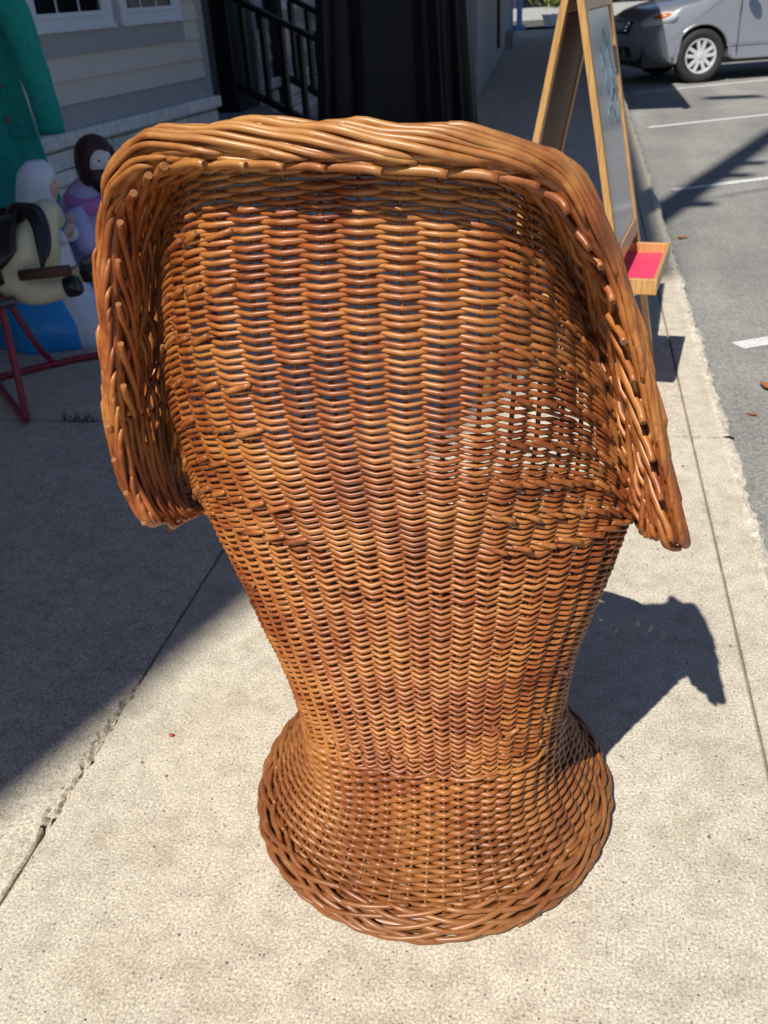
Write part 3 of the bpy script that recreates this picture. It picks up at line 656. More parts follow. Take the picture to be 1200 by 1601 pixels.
def head(parent, c, r, yaw, mat, nose=True):
    """face with brow, nose, lips and chin, looking along yaw"""
    b = MB(); P = []; d = np.array([math.cos(yaw), math.sin(yaw)]); n = 28
    for p in np.linspace(.05, math.pi-.05, 22):
        row = []
        for k in range(n):
            t = 2*math.pi*k/n; q = math.cos(t); zz = math.cos(p); rr = math.sin(p)*(1-.18*max(0, -zz))
            ex = 0
            if nose: ex = .24*math.exp(-((zz+.08)/.16)**2-(math.sin(t)/.16)**2)*(q > 0)+.10*math.exp(-((zz+.48)/.07)**2-(math.sin(t)/.3)**2)*(q > 0)-.09*math.exp(-((zz-.14)/.10)**2-((abs(math.sin(t))-.36)/.14)**2)*(q > 0)+.10*math.exp(-((zz+.78)/.12)**2-(math.sin(t)/.35)**2)*(q > 0)
            lx, ly = rr*q*1.0+ex, rr*math.sin(t)*.82
            row.append([c[0]+r*(lx*d[0]-ly*d[1]), c[1]+r*(lx*d[1]+ly*d[0]), c[2]+r*1.28*zz])
        P.append(row)
    b.quadgrid(np.array(P), close_v=True, cap=True); o = b.build('face', mat, parent)
    for s_ in (-1, 1):
        b = MB(); e = np.array([c[0], c[1], c[2]+r*.16]); ee = e+np.array([d[0]*.86-d[1]*s_*.34, d[1]*.86+d[0]*s_*.34, 0])*r
        P = [[[ee[0]+.085*r*math.sin(p)*math.cos(t), ee[1]+.085*r*math.sin(p)*math.sin(t), ee[2]+.05*r*math.cos(p)] for t in np.linspace(0, 6.2832, 11)[:-1]] for p in np.linspace(.1, 3.04, 7)]
        b.quadgrid(np.array(P), close_v=True, cap=True); b.build('eye', DARK, o)
    return o
# kneeling woman figure
ma = empty('kneeling_woman_figure', (0, 0, 0), 0, 'plastic kneeling woman figure in white veil and blue mantle on the pavement', 'figure'); MO = (-2.335, 3.68, 0); ma.location = MO
b = MB(); loft(b, [(.03, -.01, .0, .245, .21), (.03, -.01, .10, .24, .21), (.01, -.01, .24, .185, .165), (.01, -.02, .36, .150, .145), (.04, -.02, .46, .150, .14), (.07, -.01, .54, .125, .11), (.10, 0, .60, .06, .06)], 44, lambda a, t: .045*math.sin(a*7+2*t)*(1-t)); b.build('mantle', BLUEPL, ma)
b = MB(); loft(b, [(.225, -.02, .0, .10, .13), (.235, -.03, .07, .098, .12), (.205, -.03, .18, .075, .10), (.165, -.03, .30, .05, .08), (.15, -.03, .42, .045, .07), (.14, -.02, .50, .03, .04)], 40, lambda a, t: .04*math.sin(a*6+1)); b.build('dress', WHITEPL, ma)
b = MB(); loft(b, [(.05, .02, .36, .105, .10), (.06, .01, .46, .105, .105), (.075, .0, .56, .085, .09), (.095, 0, .64, .085, .085), (.115, 0, .72, .075, .078), (.12, 0, .765, .035, .04)], 36, lambda a, t: .04*math.sin(a*8)*(1-t)); b.build('veil', WHITEPL, ma)
head(ma, (.138, .0, .665), .058, .30, SKIN)
for s_ in (-1, 1):
    b = MB(); b.tube(np.array([[.06, s_*.11, .50], [.13, s_*.10, .43], [.19, s_*.035, .46]]), np.array([.045, .04, .028]), 14); b.build('sleeve', BLUEPL, ma)
    b = MB(); b.tube(np.array([[.172, s_*.052, .452], [.198, s_*.03, .462]]), np.array([.036, .034]), 14); b.build('cuff', WHITEPL, ma)
for s_ in (-1, 1):
    b = MB(); b.tube(np.array([[.185, s_*.028, .455], [.21, s_*.014, .485], [.225, s_*.008, .51]]), np.array([.018, .016, .012]), 10)
    for k in range(4): b.tube(np.array([[.212+.008*k-.012, s_*.009, .50], [.222+.009*k-.012, s_*.007, .54-.004*k], [.226+.008*k-.012, s_*.005, .555-.006*abs(k-1.5)]]), .0055, 7)
    b.tube(np.array([[.20, s_*.016, .49], [.192, s_*.012, .515], [.192, s_*.009, .53]]), .006, 7); b.build('hand', SKIN, ma)
# bearded man figure
jo = empty('bearded_man_figure', (-2.17, 4.02, 0), 0, 'plastic bearded man figure with brown hair and pink collar behind the kneeling woman', 'figure')
b = MB(); loft(b, [(.02, 0, .0, .22, .20), (.02, 0, .12, .20, .185), (0, 0, .28, .165, .15), (-.01, 0, .42, .17, .14), (-.01, 0, .52, .165, .125), (.0, 0, .58, .12, .10), (.02, 0, .63, .055, .055)], 48, lambda a, t: .05*math.sin(a*8+3*t)*(1-t*.6)); b.build('robe', LAV, jo)
b = MB(); loft(b, [(.12, .02, .0, .16, .17), (.12, .02, .15, .13, .14), (.13, .01, .30, .09, .10), (.13, .0, .42, .06, .07), (.13, .0, .48, .03, .03)], 36, lambda a, t: .06*math.sin(a*7)); b.build('cloak', PURP, jo)
b = MB(); t = np.linspace(0, 2*np.pi, 40); ring_ = np.stack([.015+.115*np.cos(t)+.02, -.015+.115*np.sin(t), .575-.045*np.cos(t-1.5+3.14)], -1); b.tube(np.concatenate([ring_, ring_[:1]]), .036, 12, False); b.build('collar', PINK, jo)
for s_ in (-1, 1):
    b = MB(); b.tube(np.array([[-.02, s_*.15, .53], [.02, s_*.17, .38], [.12, s_*.12, .32], [.20, s_*.03, .36]]), np.array([.055, .055, .05, .035]), 14); b.build('sleeve', LAV, jo)
for s_ in (-1, 1):
    b = MB(); b.tube(np.array([[.195, s_*.03, .36], [.225, s_*.014, .385], [.24, s_*.008, .41]]), np.array([.02, .018, .013]), 10)
    for k in range(4): b.tube(np.array([[.225+.009*k-.012, s_*.010, .40], [.236+.009*k-.012, s_*.008, .44-.004*k], [.24+.009*k-.012, s_*.005, .458-.006*abs(k-1.5)]]), .006, 7)
    b.tube(np.array([[.212, s_*.017, .39], [.203, s_*.013, .415], [.203, s_*.010, .432]]), .0065, 7); b.build('hand', SKIN, jo)
hdm = head(jo, (.065, -.02, .705), .078, -.55, plast('pale_painted_skin', (.72, .66, .66)))
b = MB(); P = []
for p in np.linspace(.03, 2.25, 16):
    row = []
    for k in range(30):
        t = 2*math.pi*k/30; d_ = math.cos(t+.55); rr = 1.0 if d_ < .55 else 1.0
        cut = max(0, d_-.35)/.65; pz = p if p < 1.0 else 1.0+(p-1.0)*(1-.92*min(1, cut*2.2))
        row.append([.058+.094*math.sin(pz)*math.cos(t), -.014+.088*math.sin(pz)*math.sin(t), .715+.106*math.cos(pz)-.03*max(0, p-1.0)*(1-min(1, cut*2.2))])
    P.append(row)
b.quadgrid(np.array(P), close_v=True, cap=True); b.build('hair', HAIR, jo)
b = MB(); loft(b, [(.11, -.045, .555, .022, .03), (.095, -.036, .59, .05, .053), (.09, -.034, .625, .066, .066), (.08, -.03, .655, .069, .069), (.068, -.026, .68, .066, .066)], 24); b.build('beard', HAIR, jo)
b = MB(); b.tube(np.array([[.05, -.01, .60], [.07, -.015, .68]]), .048, 14); b.build('neck', HAIR, jo)
# green coat on a garment rack
GREEN = plain('green_wool', (.010, .33, .26), .85, .12, 30, bumpk=.15)
co = empty('green_coat', (-2.83, 4.4, 0), 0, 'long green buttoned coat hanging with one sleeve down at the left edge', 'coat')
def coatfold(a, t): return .075*math.sin(a*5+1)*(1-t)+.035*math.sin(a*11+2*t)*(1-t)
b = MB(); loft(b, [(-.02, 0, .455, .27, .10), (-.02, 0, .60, .255, .10), (-.02, 0, .85, .225, .10), (-.02, 0, 1.10, .205, .10), (-.02, 0, 1.32, .215, .10), (-.02, 0, 1.45, .19, .085), (-.02, 0, 1.52, .07, .06)], 60, coatfold); b.build('coat_body', GREEN, co)
b = MB(); sp = np.array([[.19, -.02, 1.47], [.27, -.04, 1.30], [.315, -.06, 1.10], [.345, -.07, .92], [.355, -.075, .80]])
b.tube(catmull(sp, 0)(np.linspace(0, 1, 24)), np.interp(np.linspace(0, 1, 24), [0, .3, 1], [.085, .075, .058])*(1+.035*np.sin(np.linspace(0, 26, 24)+np.sin(np.linspace(0, 9, 24)))), 20, True); b.build('sleeve', GREEN, co)
b = MB(); sp2 = sp*np.array([-1, 1, 1])-np.array([.04, 0, 0]); b.tube(catmull(sp2, 0)(np.linspace(0, 1, 24)), np.interp(np.linspace(0, 1, 24), [0, .3, 1], [.085, .075, .058]), 20, True); b.build('sleeve', GREEN, co)
b = MB(); b.tube(np.array([[.355, -.076, .85], [.356, -.076, .79]]), np.array([.064, .061]), 20); b.build('cuff', GREEN, co)
b = MB(); zz = np.linspace(.47, 1.42, 24); b.tube(np.stack([.17+.012*np.sin(zz*6)*(1.4-zz), -.098-.012*np.sin(zz*9+1)*(1.4-zz), zz], -1), .004, 6); b.build('placket_edge', GREEN, co)
b = MB(); b.box((.20, -.088, .80), (.10, .03, .045)); b.build('pocket_flap', GREEN, co, False, bevel=.008)
BTN = plain('horn_button', (.22, .13, .07), .3)
for z in (1.30, 1.155, 1.01, .86):
    b = MB(); P = [[[.15+r*math.cos(t), -.112-y, z+r*math.sin(t)] for t in np.linspace(0, 6.2832, 17)[:-1]] for r, y in ((.013, -.02), (.013, .0), (.010, .003), (.001, .001))]; b.quadgrid(np.array(P), close_v=True); b.build('button', BTN, co)
b = MB(); b.tube(np.array([[-.02, 0, 1.50], [-.02, 0, 1.62], [-.0, 0, 1.66], [.03, 0, 1.64]]), .004, 6); b.build('hanger_hook', CHROME, co)
rk = empty('garment_rack', (-3.6, 4.4, 0), 0, 'chrome garment rack carrying the green coat, mostly beyond the left edge', 'rack')
b = MB(); b.tube([[-.9, 0, 1.65], [.95, 0, 1.65]], .014, 10); b.build('bar', CHROME, rk)
for x in (-.85, -.1): b = MB(); b.tube([[x, 0, .05], [x, 0, 1.65]], .014, 10); b.tube([[x, -.3, .03], [x, .3, .03]], .016, 10); b.build('stand', CHROME, rk)
gd = empty('maroon_garment', (-3.02, 4.47, 0), 0, 'dark maroon cloth hanging below and behind the hem of the green coat', 'garment')
b = MB(); loft(b, [(0, 0, .20, .21, .06), (0, 0, .5, .20, .06), (0, 0, 1.0, .19, .06), (0, 0, 1.5, .15, .05)], 40, lambda a, t: .05*math.sin(a*6)*(1-t)); b.build('cloth', plain('maroon_cloth', (.05, .010, .014), .85), gd)
bn = empty('dark_block', (-2.72, 3.55, 0), .1, 'low dark bin on the pavement behind the spring horse', 'bin')  # dark block standing in for an unidentified dark area
b = MB(); loft(b, [(0, 0, 0, .17, .15, .35), (0, 0, .30, .20, .18, .35), (0, 0, .32, .21, .19, .35)], 40); b.build('block_body', DARK, bn)
b = MB(); loft(b, [(0, 0, .322, .215, .195, .35), (0, 0, .335, .215, .195, .35), (0, 0, .35, .17, .15, .35)], 40); b.build('lid', DARK, bn)
# spring horse
CREAM = plast('cream_horse_plastic', (.78, .70, .45), .38, .07); SADDLE = plast('black_saddle', (.012, .013, .018), .3); REDT = plast('red_tube', (.30, .02, .04), .35); DOWEL = plain('dowel_wood', (.10, .045, .03), .6, grain=(20, 20, 20)); STEEL = plain('spring_steel', (.20, .20, .21), .35, metal=.9)
ho = empty('spring_horse', (-1.93, 2.945, 0), .15, 'cream toy spring horse with black saddle and mane on a red tube frame', 'toy horse')
def loftx(b, secs, n=30):
    A = np.array(secs); f = catmull(A, 0); m = (len(A)-1)*6+1; Q = f(np.linspace(0, 1, m)); C_ = Q[:, :3]; T = np.gradient(C_, axis=0); T /= np.linalg.norm(T, axis=1)[:, None]; P = []
    for c, t_, q in zip(C_, T, Q):
        s_ = np.cross(t_, [0, 0, 1]); s_ /= np.linalg.norm(s_)+1e-9; u_ = np.cross(s_, t_)
        P.append([c+s_*q[3]*math.cos(a)+u_*q[4]*math.sin(a) for a in np.linspace(0, 2*math.pi, n+1)[:-1]])
    b.quadgrid(np.array(P), close_v=True, cap=True)
b = MB(); loftx(b, [(-.52, 0, .55, .03, .04), (-.48, 0, .56, .10, .11), (-.34, 0, .555, .125, .135), (-.15, 0, .545, .115, .115), (-.04, 0, .555, .115, .122), (.055, 0, .575, .098, .110), (.09, .03, .63, .07, .075), (.10, .07, .665, .055, .06), (.095, .13, .67, .05, .052), (.08, .20, .65, .042, .046), (.065, .26, .625, .036, .038), (.06, .285, .615, .02, .02)])
for s_ in (-1, 1):
    loftx(b, [(-.03, s_*.06, .50, .05, .06), (.06, s_*.085, .455, .045, .05), (.155, s_*.09, .455, .034, .036), (.205, s_*.09, .470, .03, .03)], 18)
    loftx(b, [(-.38, s_*.06, .50, .055, .07), (-.47, s_*.085, .42, .04, .05), (-.56, s_*.09, .36, .03, .03)], 18)
b.build('horse_body', CREAM, ho)
for s_ in (-1, 1):
    b = MB(); loftx(b, [(.195, s_*.09, .462, .034, .036), (.225, s_*.09, .468, .036, .038), (.238, s_*.09, .472, .03, .032)], 18); b.build('hoof', SADDLE, ho)
b = MB()
for k in range(4):
    o_ = k*.017
    b.tube(catmull(np.array([[.0+o_*.8, .01-k*.006, .665], [.035+o_, -.0-k*.008, .715], [.085+o_*.9, -.015-k*.008, .715], [.122+o_*.6, -.055, .66], [.13+o_*.45, -.085, .59], [.128+o_*.3, -.10, .53+.012*k]]), 0)(np.linspace(0, 1, 26)), np.interp(np.linspace(0, 1, 26), [0, .2, .7, 1], [.012, .019, .015, .005]), 12)
b.build('mane', SADDLE, ho)
b = MB(); P = []
for x in np.linspace(-.19, .065, 14):
    u_ = (x+.0625)/.1275; row = []
    for a in np.linspace(-1.75, 1.75, 25):
        lim = 1-.35*abs(u_)**2.2; aa = a*lim; rad = .126+.03*u_**2*math.exp(-(aa/.8)**2)
        row.append([x, rad*1.02*math.sin(aa), .55+rad*1.03*math.cos(aa)])
    P.append(row)
b.quadgrid(np.array(P)); sd_ = b.build('saddle', SADDLE, ho); sd_.modifiers.new('thick', 'SOLIDIFY').thickness = .012
b = MB(); P = [[[x, .123*math.sin(a), .548+.123*math.cos(a)] for a in np.linspace(0, 6.2832, 41)[:-1]] for x in (-.045, -.01)]; b.quadgrid(np.array(P), close_v=True); b.build('girth_strap', SADDLE, ho).modifiers.new('thick', 'SOLIDIFY').thickness = .006
b = MB(); b.tube([[.19, -.20, .525], [.19, .20, .525]], .001, 6); b = MB(); b.tube([[.06, -.135, .522], [.235, -.135, .532]], .019, 14); b.build('foot_dowel', DOWEL, ho)
b = MB(); b.tube([[-.38, -.16, .425], [-.06, -.165, .43]], .022, 14); b.build('foot_dowel', DOWEL, ho)
def spring(p0, p1, r, turns, name='spring'):
    p0, p1 = np.array(p0), np.array(p1); d = p1-p0; L = np.linalg.norm(d); d /= L; s_ = np.cross(d, [0, 0, 1.]); s_ /= np.linalg.norm(s_); u_ = np.cross(s_, d); t = np.linspace(0, 1, turns*12)
    P = p0+d*(t*L)[:, None]+(s_*np.cos(t*turns*6.2832)[:, None]+u_*np.sin(t*turns*6.2832)[:, None])*r
    b = MB(); b.tube(P, .0032, 6, nrm=np.broadcast_to(d, P.shape)); b.build(name, STEEL, ho)
spring((.27, -.10, .545), (.43, .02, .60), .015, 22); spring((-.06, -.175, .43), (.03, -.15, .44), .016, 14); spring((-.40, -.15, .45), (-.58, -.1, .55), .015, 22)
b = MB(); b.tube([[.235, -.135, .532], [.255, -.12, .54], [.272, -.10, .547]], .005, 8); b.build('hook', STEEL, ho)
def tubes(lst, r=.0135):
    b = MB()
    for P in lst: b.tube(catmull(np.array(P), 0)(np.linspace(0, 1, 10*len(P))), r, 12)
    return b
Rz = np.array([[math.cos(-.15), -math.sin(-.15), 0], [math.sin(-.15), math.cos(-.15), 0], [0, 0, 1]])
def wl(*pts): return [(Rz @ (np.array(p)-np.array([-1.93, 2.945, 0]))).tolist() for p in pts]
tubes([wl((-1.99, 2.87, .445), (-1.965, 2.83, .30), (-1.93, 2.765, .10), (-1.915, 2.735, .035), (-1.94, 2.755, .015), (-2.05, 2.875, .014), (-2.30, 3.14, .014))]).build('leg', REDT, ho)
tubes([wl((-2.40, 3.02, .014), (-2.16, 3.27, .014), (-2.10, 3.32, .014), (-2.0, 3.40, .014), (-1.55, 3.62, .014))], .015).build('base_bar', REDT, ho)
tubes([wl((-1.60, 3.60, .014), (-1.50, 3.64, .03), (-1.50, 3.50, .30), (-1.52, 3.10, .62))]).build('leg', REDT, ho)
tubes([wl((-2.12, 3.30, .03), (-2.22, 3.36, .10), (-2.36, 3.36, .44))]).build('leg', REDT, ho)
tubes([wl((-2.34, 3.14, .014), (-2.66, 3.30, .014))]).build('base_bar', REDT, ho)


# ------------------------------------------------------------------ the wicker chair
WICKER = mat_wicker(); CUTM = plain('cane_cut_face', (.27, .115, .04), .8, .3, 400)
KM = [(-0.569,1.030,0.662), (-0.595,1.030,0.711), (-0.599,1.030,0.790), (-0.589,1.040,0.905), (-0.579,1.060,1.016), (-0.561,1.060,1.078), (-0.528,1.050,1.131), (-0.480,1.030,1.173), (-0.414,1.000,1.190), (-0.218,0.975,1.191), (-0.103,0.985,1.180), (-0.044,1.000,1.164), (-0.011,1.020,1.142), (0.017,1.030,1.101), (0.048,1.040,1.024), (0.079,1.040,0.936), (0.104,1.035,0.852), (0.126,1.030,0.770), (0.154,1.030,0.673)]
KD = [(-0.537,1.000,0.688), (-0.554,0.995,0.734), (-0.562,0.995,0.808), (-0.554,1.005,0.918), (-0.547,1.025,1.017), (-0.524,1.020,1.079), (-0.491,1.000,1.118), (-0.452,0.980,1.140), (-0.396,0.955,1.151), (-0.213,0.935,1.144), (-0.081,0.950,1.131), (-0.032,0.970,1.115), (-0.006,0.980,1.098), (0.018,0.990,1.064), (0.041,1.000,1.024), (0.066,1.005,0.952), (0.089,1.000,0.874), (0.114,0.995,0.792), (0.139,1.000,0.698)]
KK = [(-0.545,1.110,0.640), (-0.578,1.145,0.685), (-0.589,1.180,0.751), (-0.581,1.200,0.845), (-0.563,1.200,0.950), (-0.535,1.170,1.029), (-0.494,1.120,1.087), (-0.449,1.060,1.117), (-0.393,1.020,1.138), (-0.227,1.000,1.144), (-0.100,1.015,1.129), (-0.055,1.050,1.099), (-0.031,1.100,1.057), (-0.010,1.160,0.993), (0.017,1.190,0.918), (0.045,1.200,0.835), (0.070,1.180,0.759), (0.090,1.145,0.697), (0.104,1.110,0.645)]
CC = np.array([-.214, 1.217]); NST = 56; ZB = .652
_pz = [0, .035, .08, .125, .17, .22, .30, .38, .46, .55, .66]
_pa = [.314, .298, .266, .239, .220, .213, .219, .234, .258, .287, .318]
_pb = [.314, .298, .270, .248, .236, .230, .227, .224, .221, .218, .214]     # half depth at the back
_pf = [.314, .298, .266, .239, .222, .218, .232, .250, .275, .300, .325]
_pc = [-.214, -.213, -.210, -.206, -.203, -.202, -.203, -.207, -.212, -.214, -.220]
def smooth_interp(z, xs, ys):
    f = catmull(np.array(ys)[:, None], 0); t = np.interp(z, xs, np.linspace(0, 1, len(xs))); return f(t)[..., 0]
_eg = np.linspace(.62, 1.0, 20); _q = np.linspace(0, np.pi/2, 400); _tab = []
for _e in _eg:                                # spread the stakes evenly along the squarish plan
    _x = np.sin(_q)**_e; _y = -.75*np.cos(_q)**_e; _l = np.concatenate([[0], np.cumsum(np.hypot(np.diff(_x), np.diff(_y)))]); _tab.append(np.interp(np.linspace(0, 1, 200), _l/_l[-1], _q))
_tab = np.array(_tab)
def even(phi, e):
    sh = phi.shape; p = (phi.ravel()+np.pi) % (2*np.pi)-np.pi; e = np.broadcast_to(e, sh).ravel()
    a = np.abs(p); back = a <= np.pi/2; f = np.where(back, a, np.pi-a)/(np.pi/2)*199; i = np.clip(f.astype(int), 0, 198); u = f-i
    g = (e-.62)/.38*19; k = np.clip(g.astype(int), 0, 18); w_ = np.clip(g-k, 0, 1)
    r = (1-w_)*((1-u)*_tab[k, i]+u*_tab[k, i+1])+w_*((1-u)*_tab[k+1, i]+u*_tab[k+1, i+1])
    return (np.sign(p)*np.where(back, r, np.pi-r)).reshape(sh)
def ring(phi, z):
    """point of the body shell at angle phi (0 = back, towards the street corner we stand at) and height z"""
    phi, z = np.broadcast_arrays(np.asarray(phi, float), np.asarray(z, float))
    A = smooth_interp(z, _pz, _pa); Bk = smooth_interp(z, _pz, _pb); Fr = smooth_interp(z, _pz, _pf); cx = smooth_interp(z, _pz, _pc)
    e = np.interp(z, [.05, .14, .23, .45, .66], [1.0, .88, .72, .74, .78]); phi = even(phi, e)
    s, c = np.sin(phi), np.cos(phi)
    x = cx+A*np.sign(s)*np.abs(s)**e
    y = CC[1]-np.where(c > 0, Bk, Fr)*np.sign(c)*np.abs(c)**e
    return np.stack([x, y, z], -1)
KD = [tuple(np.array(d)+(np.array(m)-np.array(d))*(.42 if (i < 6 or i > 13) else .0)) for i, (d, m) in enumerate(zip(KD, KM))]
KM = [(x, y, z-.013*max(0, min(1, (z-1.05)/.1))) for x, y, z in KM]
KD = [(x, y+.008*max(0, min(1, (z-1.03)/.08)), z+.013*max(0, min(1, (z-1.03)/.08))) for x, y, z in KD]
# beyond the two tips the rim turns forward and dips round the front of the seat
KM = [(-.565, 1.29, .565), (-.585, 1.15, .612)]+KM+[(.150, 1.14, .628), (.132, 1.28, .578)]
KD = [(-.555, 1.27, .580), (-.558, 1.12, .632)]+KD+[(.140, 1.11, .650), (.122, 1.26, .592)]
KK = [(-.530, 1.29, .590), (-.532, 1.18, .618)]+KK+[(.100, 1.18, .622), (.092, 1.28, .592)]
fK, fM, fD = catmull(KK, 0), catmull(KM, 0), catmull(KD, 0); S_END = 2/22
_kg = np.linspace(0, 1, 600); _kl = np.concatenate([[0], np.cumsum(np.linalg.norm(np.diff(fK(_kg), axis=0), axis=1))]); _km = np.interp(.5, _kg, _kl)
PHI_M = math.radians(72)
def s_of_phi(phi):
    a = np.degrees(np.abs(phi))/(360/56); hR = float(np.interp(1-S_END, _kg, _kl))-_km; hL = _km-float(np.interp(S_END, _kg, _kl))
    d = lambda half: np.interp(a, [0, 5, 8, 11.2], [0, .215, .42, half])
    return np.interp(np.where(phi < 0, _km-d(hL), _km+d(hR)), _kl, _kg)
def upper(phi, v):
    """back shell above the seat: from the ring at ZB to the crease below the rim"""
    phi, v = np.broadcast_arrays(np.asarray(phi, float), np.asarray(v, float))
    b = ring(phi, np.full_like(phi, ZB)); k = fK(s_of_phi(phi))
    p = b+(k-b)*v[..., None]
    h = np.clip(np.linalg.norm(k-b, axis=-1), 0, .5)
    out = np.stack([np.sin(phi), -np.cos(phi), np.zeros_like(phi)], -1)
    return p+out*(np.sin(np.pi*v)*.045*h/.5)[..., None]

chair = empty('wicker_chair', (CC[0], CC[1], 0), 0, 'brown woven wicker barrel chair with rolled rim seen from behind on the sunny pavement', 'chair')
CH0 = np.array([CC[0], CC[1], 0])
def cpart(name, V, F, kind=None):
    me = mesh_from(name, np.asarray(V)-CH0, F); me.materials.append(WICKER)
    if len(F[-1]) > 4:                        # flat, paler cut faces
        me.polygons[len(F)-1].use_smooth = False; me.polygons[len(F)-2].use_smooth = False
        if name in ('cut_end', 'border_tip'):
            me.materials.append(CUTM); me.polygons[len(F)-1].material_index = 1; me.polygons[len(F)-2].material_index = 1
    o = bpy.data.objects.new(name, me); COL.objects.link(o); o.parent = chair
    if kind: o['kind'] = kind
    return o
SUB = 8; dphi = 2*math.pi/NST
def weave_row(fun, j0, j1, parity, r0, amp, dz, closed=False, lens=.30, jit=.0005, tails=(0, 0)):
    t = np.arange(j0*SUB, j1*SUB+(0 if closed else 1))/SUB
    phi = t*dphi
    P = fun(phi)
    e = 1e-3
    Tp = fun(phi+e)-fun(phi-e)
    up = fun.up(phi)
    n = np.cross(Tp, up); n /= np.linalg.norm(n, axis=1)[:, None]+1e-12
    upn = up/(np.linalg.norm(up, axis=1)[:, None]+1e-12)
    c = np.cos(np.pi*(t+parity))
    tri = 1-2*np.abs(((t+parity)/2-np.round((t+parity)/2))*2)
    c = .55*c+.45*tri
    u_ = np.abs(((t+parity)/2-np.round((t+parity)/2))*2)          # 0 in front of a stake, 1 behind one
    ph = rng.uniform(0, 6.28, 4)
    wob = jit*(np.sin(t*1.3+ph[0])+.8*np.sin(t*2.7+ph[1])+.7*np.sin(t*.45+ph[2])+.7*rng.standard_normal(len(t)).cumsum()*0)
    # each crossing sits a little differently
    kn = rng.normal(0, jit*1.1, int(t[-1]-t[0])+3); wob = wob+np.interp(t, np.arange(len(kn))+math.floor(t[0]), kn)
    P = P+n*(amp*(c+.27))[:, None]+upn*(wob+dz*np.clip(tri, -.3, 1))[:, None]
    r = r0*(1-lens+lens*np.cos(np.clip(u_/.90, 0, 1)*np.pi/2)**.75)*(1+.10*np.sin(t*.31+ph[3]))
    r = r*np.interp(t, np.arange(len(kn))+math.floor(t[0]), rng.normal(1, .06, len(kn)))
    if hasattr(fun, 'scale'): r = r*fun.scale(t)
    if closed:
        V, F = tube_arrays(np.concatenate([P, P[:1]]), np.concatenate([r, r[:1]]), 8, False, 1.0, np.concatenate([n, n[:1]]))
    else:
        V, F = tube_arrays(P, r, 8, True, 1.0, n)
    return V, F
class Level:                                  # a row at constant height on the lower shell
    def __init__(s, z): s.z = z
    def __call__(s, phi): return ring(phi, s.z)
    def up(s, phi): return ring(phi, s.z+.004)-ring(phi, s.z-.004)
class Fan:                                    # a row on the upper shell
    def __init__(s, v): s.v = v
    def scale(s, t): return np.clip(np.interp(t, sorted(HT), [HT[j]/HT[0] for j in sorted(HT)]), .45, 1)**.55
    def __call__(s, phi): return upper(phi, np.full_like(phi, s.v))
    def up(s, phi):
        a = upper(phi, np.full_like(phi, min(1, s.v+.02))); b = upper(phi, np.full_like(phi, s.v-.02)); u = a-b
        return u+np.array([0, 0, 1e-5])
def front_top(phi):                           # height of the shell top ahead of the arms
    a = abs(math.degrees(phi)); return float(np.interp(a, [72, 90, 120, 180], [ZB-.01, .60, .52, .45]))
# lower shell: foot, waist, body
zs = []
z = .040
while z < .262:
    zs.append((z, 'foot')); s = (np.interp(z+.003, _pz, _pa)-np.interp(z-.003, _pz, _pa))/.006
    z += .0078/math.hypot(1, s)
z = .269
while z < ZB+.0015:
    zs.append((z, 'body')); z += .0049+.0004*math.sin(z*55)
rows = 0
for k, (z, part) in enumerate(zs):
    jit = .0004 if part == 'body' else .0005
    if part == 'foot':
        V, F = weave_row(Level(z), -NST//2, NST//2, k % 2, .0042, .0052, .0012, True, .25, jit)
    elif z < .45:
        V, F = weave_row(Level(z), -NST//2, NST//2, k % 2, .00285+.0002*rng.normal(), .0050, -.0032, True, .40, jit)
    else:
        jm = max(j for j in range(10, 29) if j <= 11 or front_top(j*dphi) > z) if z < .6 else 14
        if jm >= 28: V, F = weave_row(Level(z), -NST//2, NST//2, k % 2, .0030, .0050, -.0032, True, .40, jit)
        else: V, F = weave_row(Level(z), -jm, jm, k % 2, .00285+.0002*rng.normal(), .0053, -.0030, False, .42, jit)
    cpart('weaver', V, F); rows += 1
# upper shell
jmax = int(PHI_M/dphi)
def height(j): 
    ph = np.array([j*dphi]); return float(np.linalg.norm(fK(s_of_phi(ph))-ring(ph, ZB)))
HT = {j: height(j) for j in range(-jmax, jmax+1)}
NU = int(HT[0]/.0050)
ends = []
for k in range(NU):
    v = (k+.25)/NU
    def ok(j):
        p = HT[j]/NU
        return p > .0019 or (p > .0010 and k % 2 == 0) or (p > .0005 and k % 4 == 0)
    a = 0
    while a-1 >= -jmax and ok(a-1): a -= 1
    b = 0
    while b+1 <= jmax and ok(b+1): b += 1
    r0 = .0033*(1+.06*rng.normal())
    V, F = weave_row(Fan(v), a-.4, b+.4, k % 2, r0, .0056, -.0019, False, .50, .00045) if False else weave_row(Fan(v), a, b, k % 2, r0, .0056, -.0019, False, .50, .00045)
    cpart('weaver', V, F); rows += 1
# stakes: foot to crease, then out across the band to the rim
def normal_at(phi, v):
    e = 1e-3; ph = np.array([phi]); vv = np.array([v])
    t = upper(ph+e, vv)-upper(ph-e, vv); u = upper(ph, vv+.02)-upper(ph, vv-.02)+1e-6*np.array([0, 0, 1]); n = np.cross(t, u)[0]; return n/np.linalg.norm(n)
for i in range(NST):
    j = i if i <= NST//2 else i-NST; phi = j*dphi
    if abs(j) <= jmax:
        z = np.linspace(.01, ZB, 26); A = ring(np.full(26, phi), z)
        v = np.linspace(.06, 1, 14); B = upper(np.full(14, phi), v)
        s = float(s_of_phi(np.array([phi]))[0]); k, m = fK(s), fM(s)
        t = np.linspace(.15, .92, 6)[:, None]; Cc = k+(m-k)*t
        P = np.concatenate([A, B, Cc])
    else:
        z = np.linspace(.01, front_top(phi), 26); P = ring(np.full(26, phi), z)
    V, F = tube_arrays(P, .0030, 7); cpart('stake', V, F)
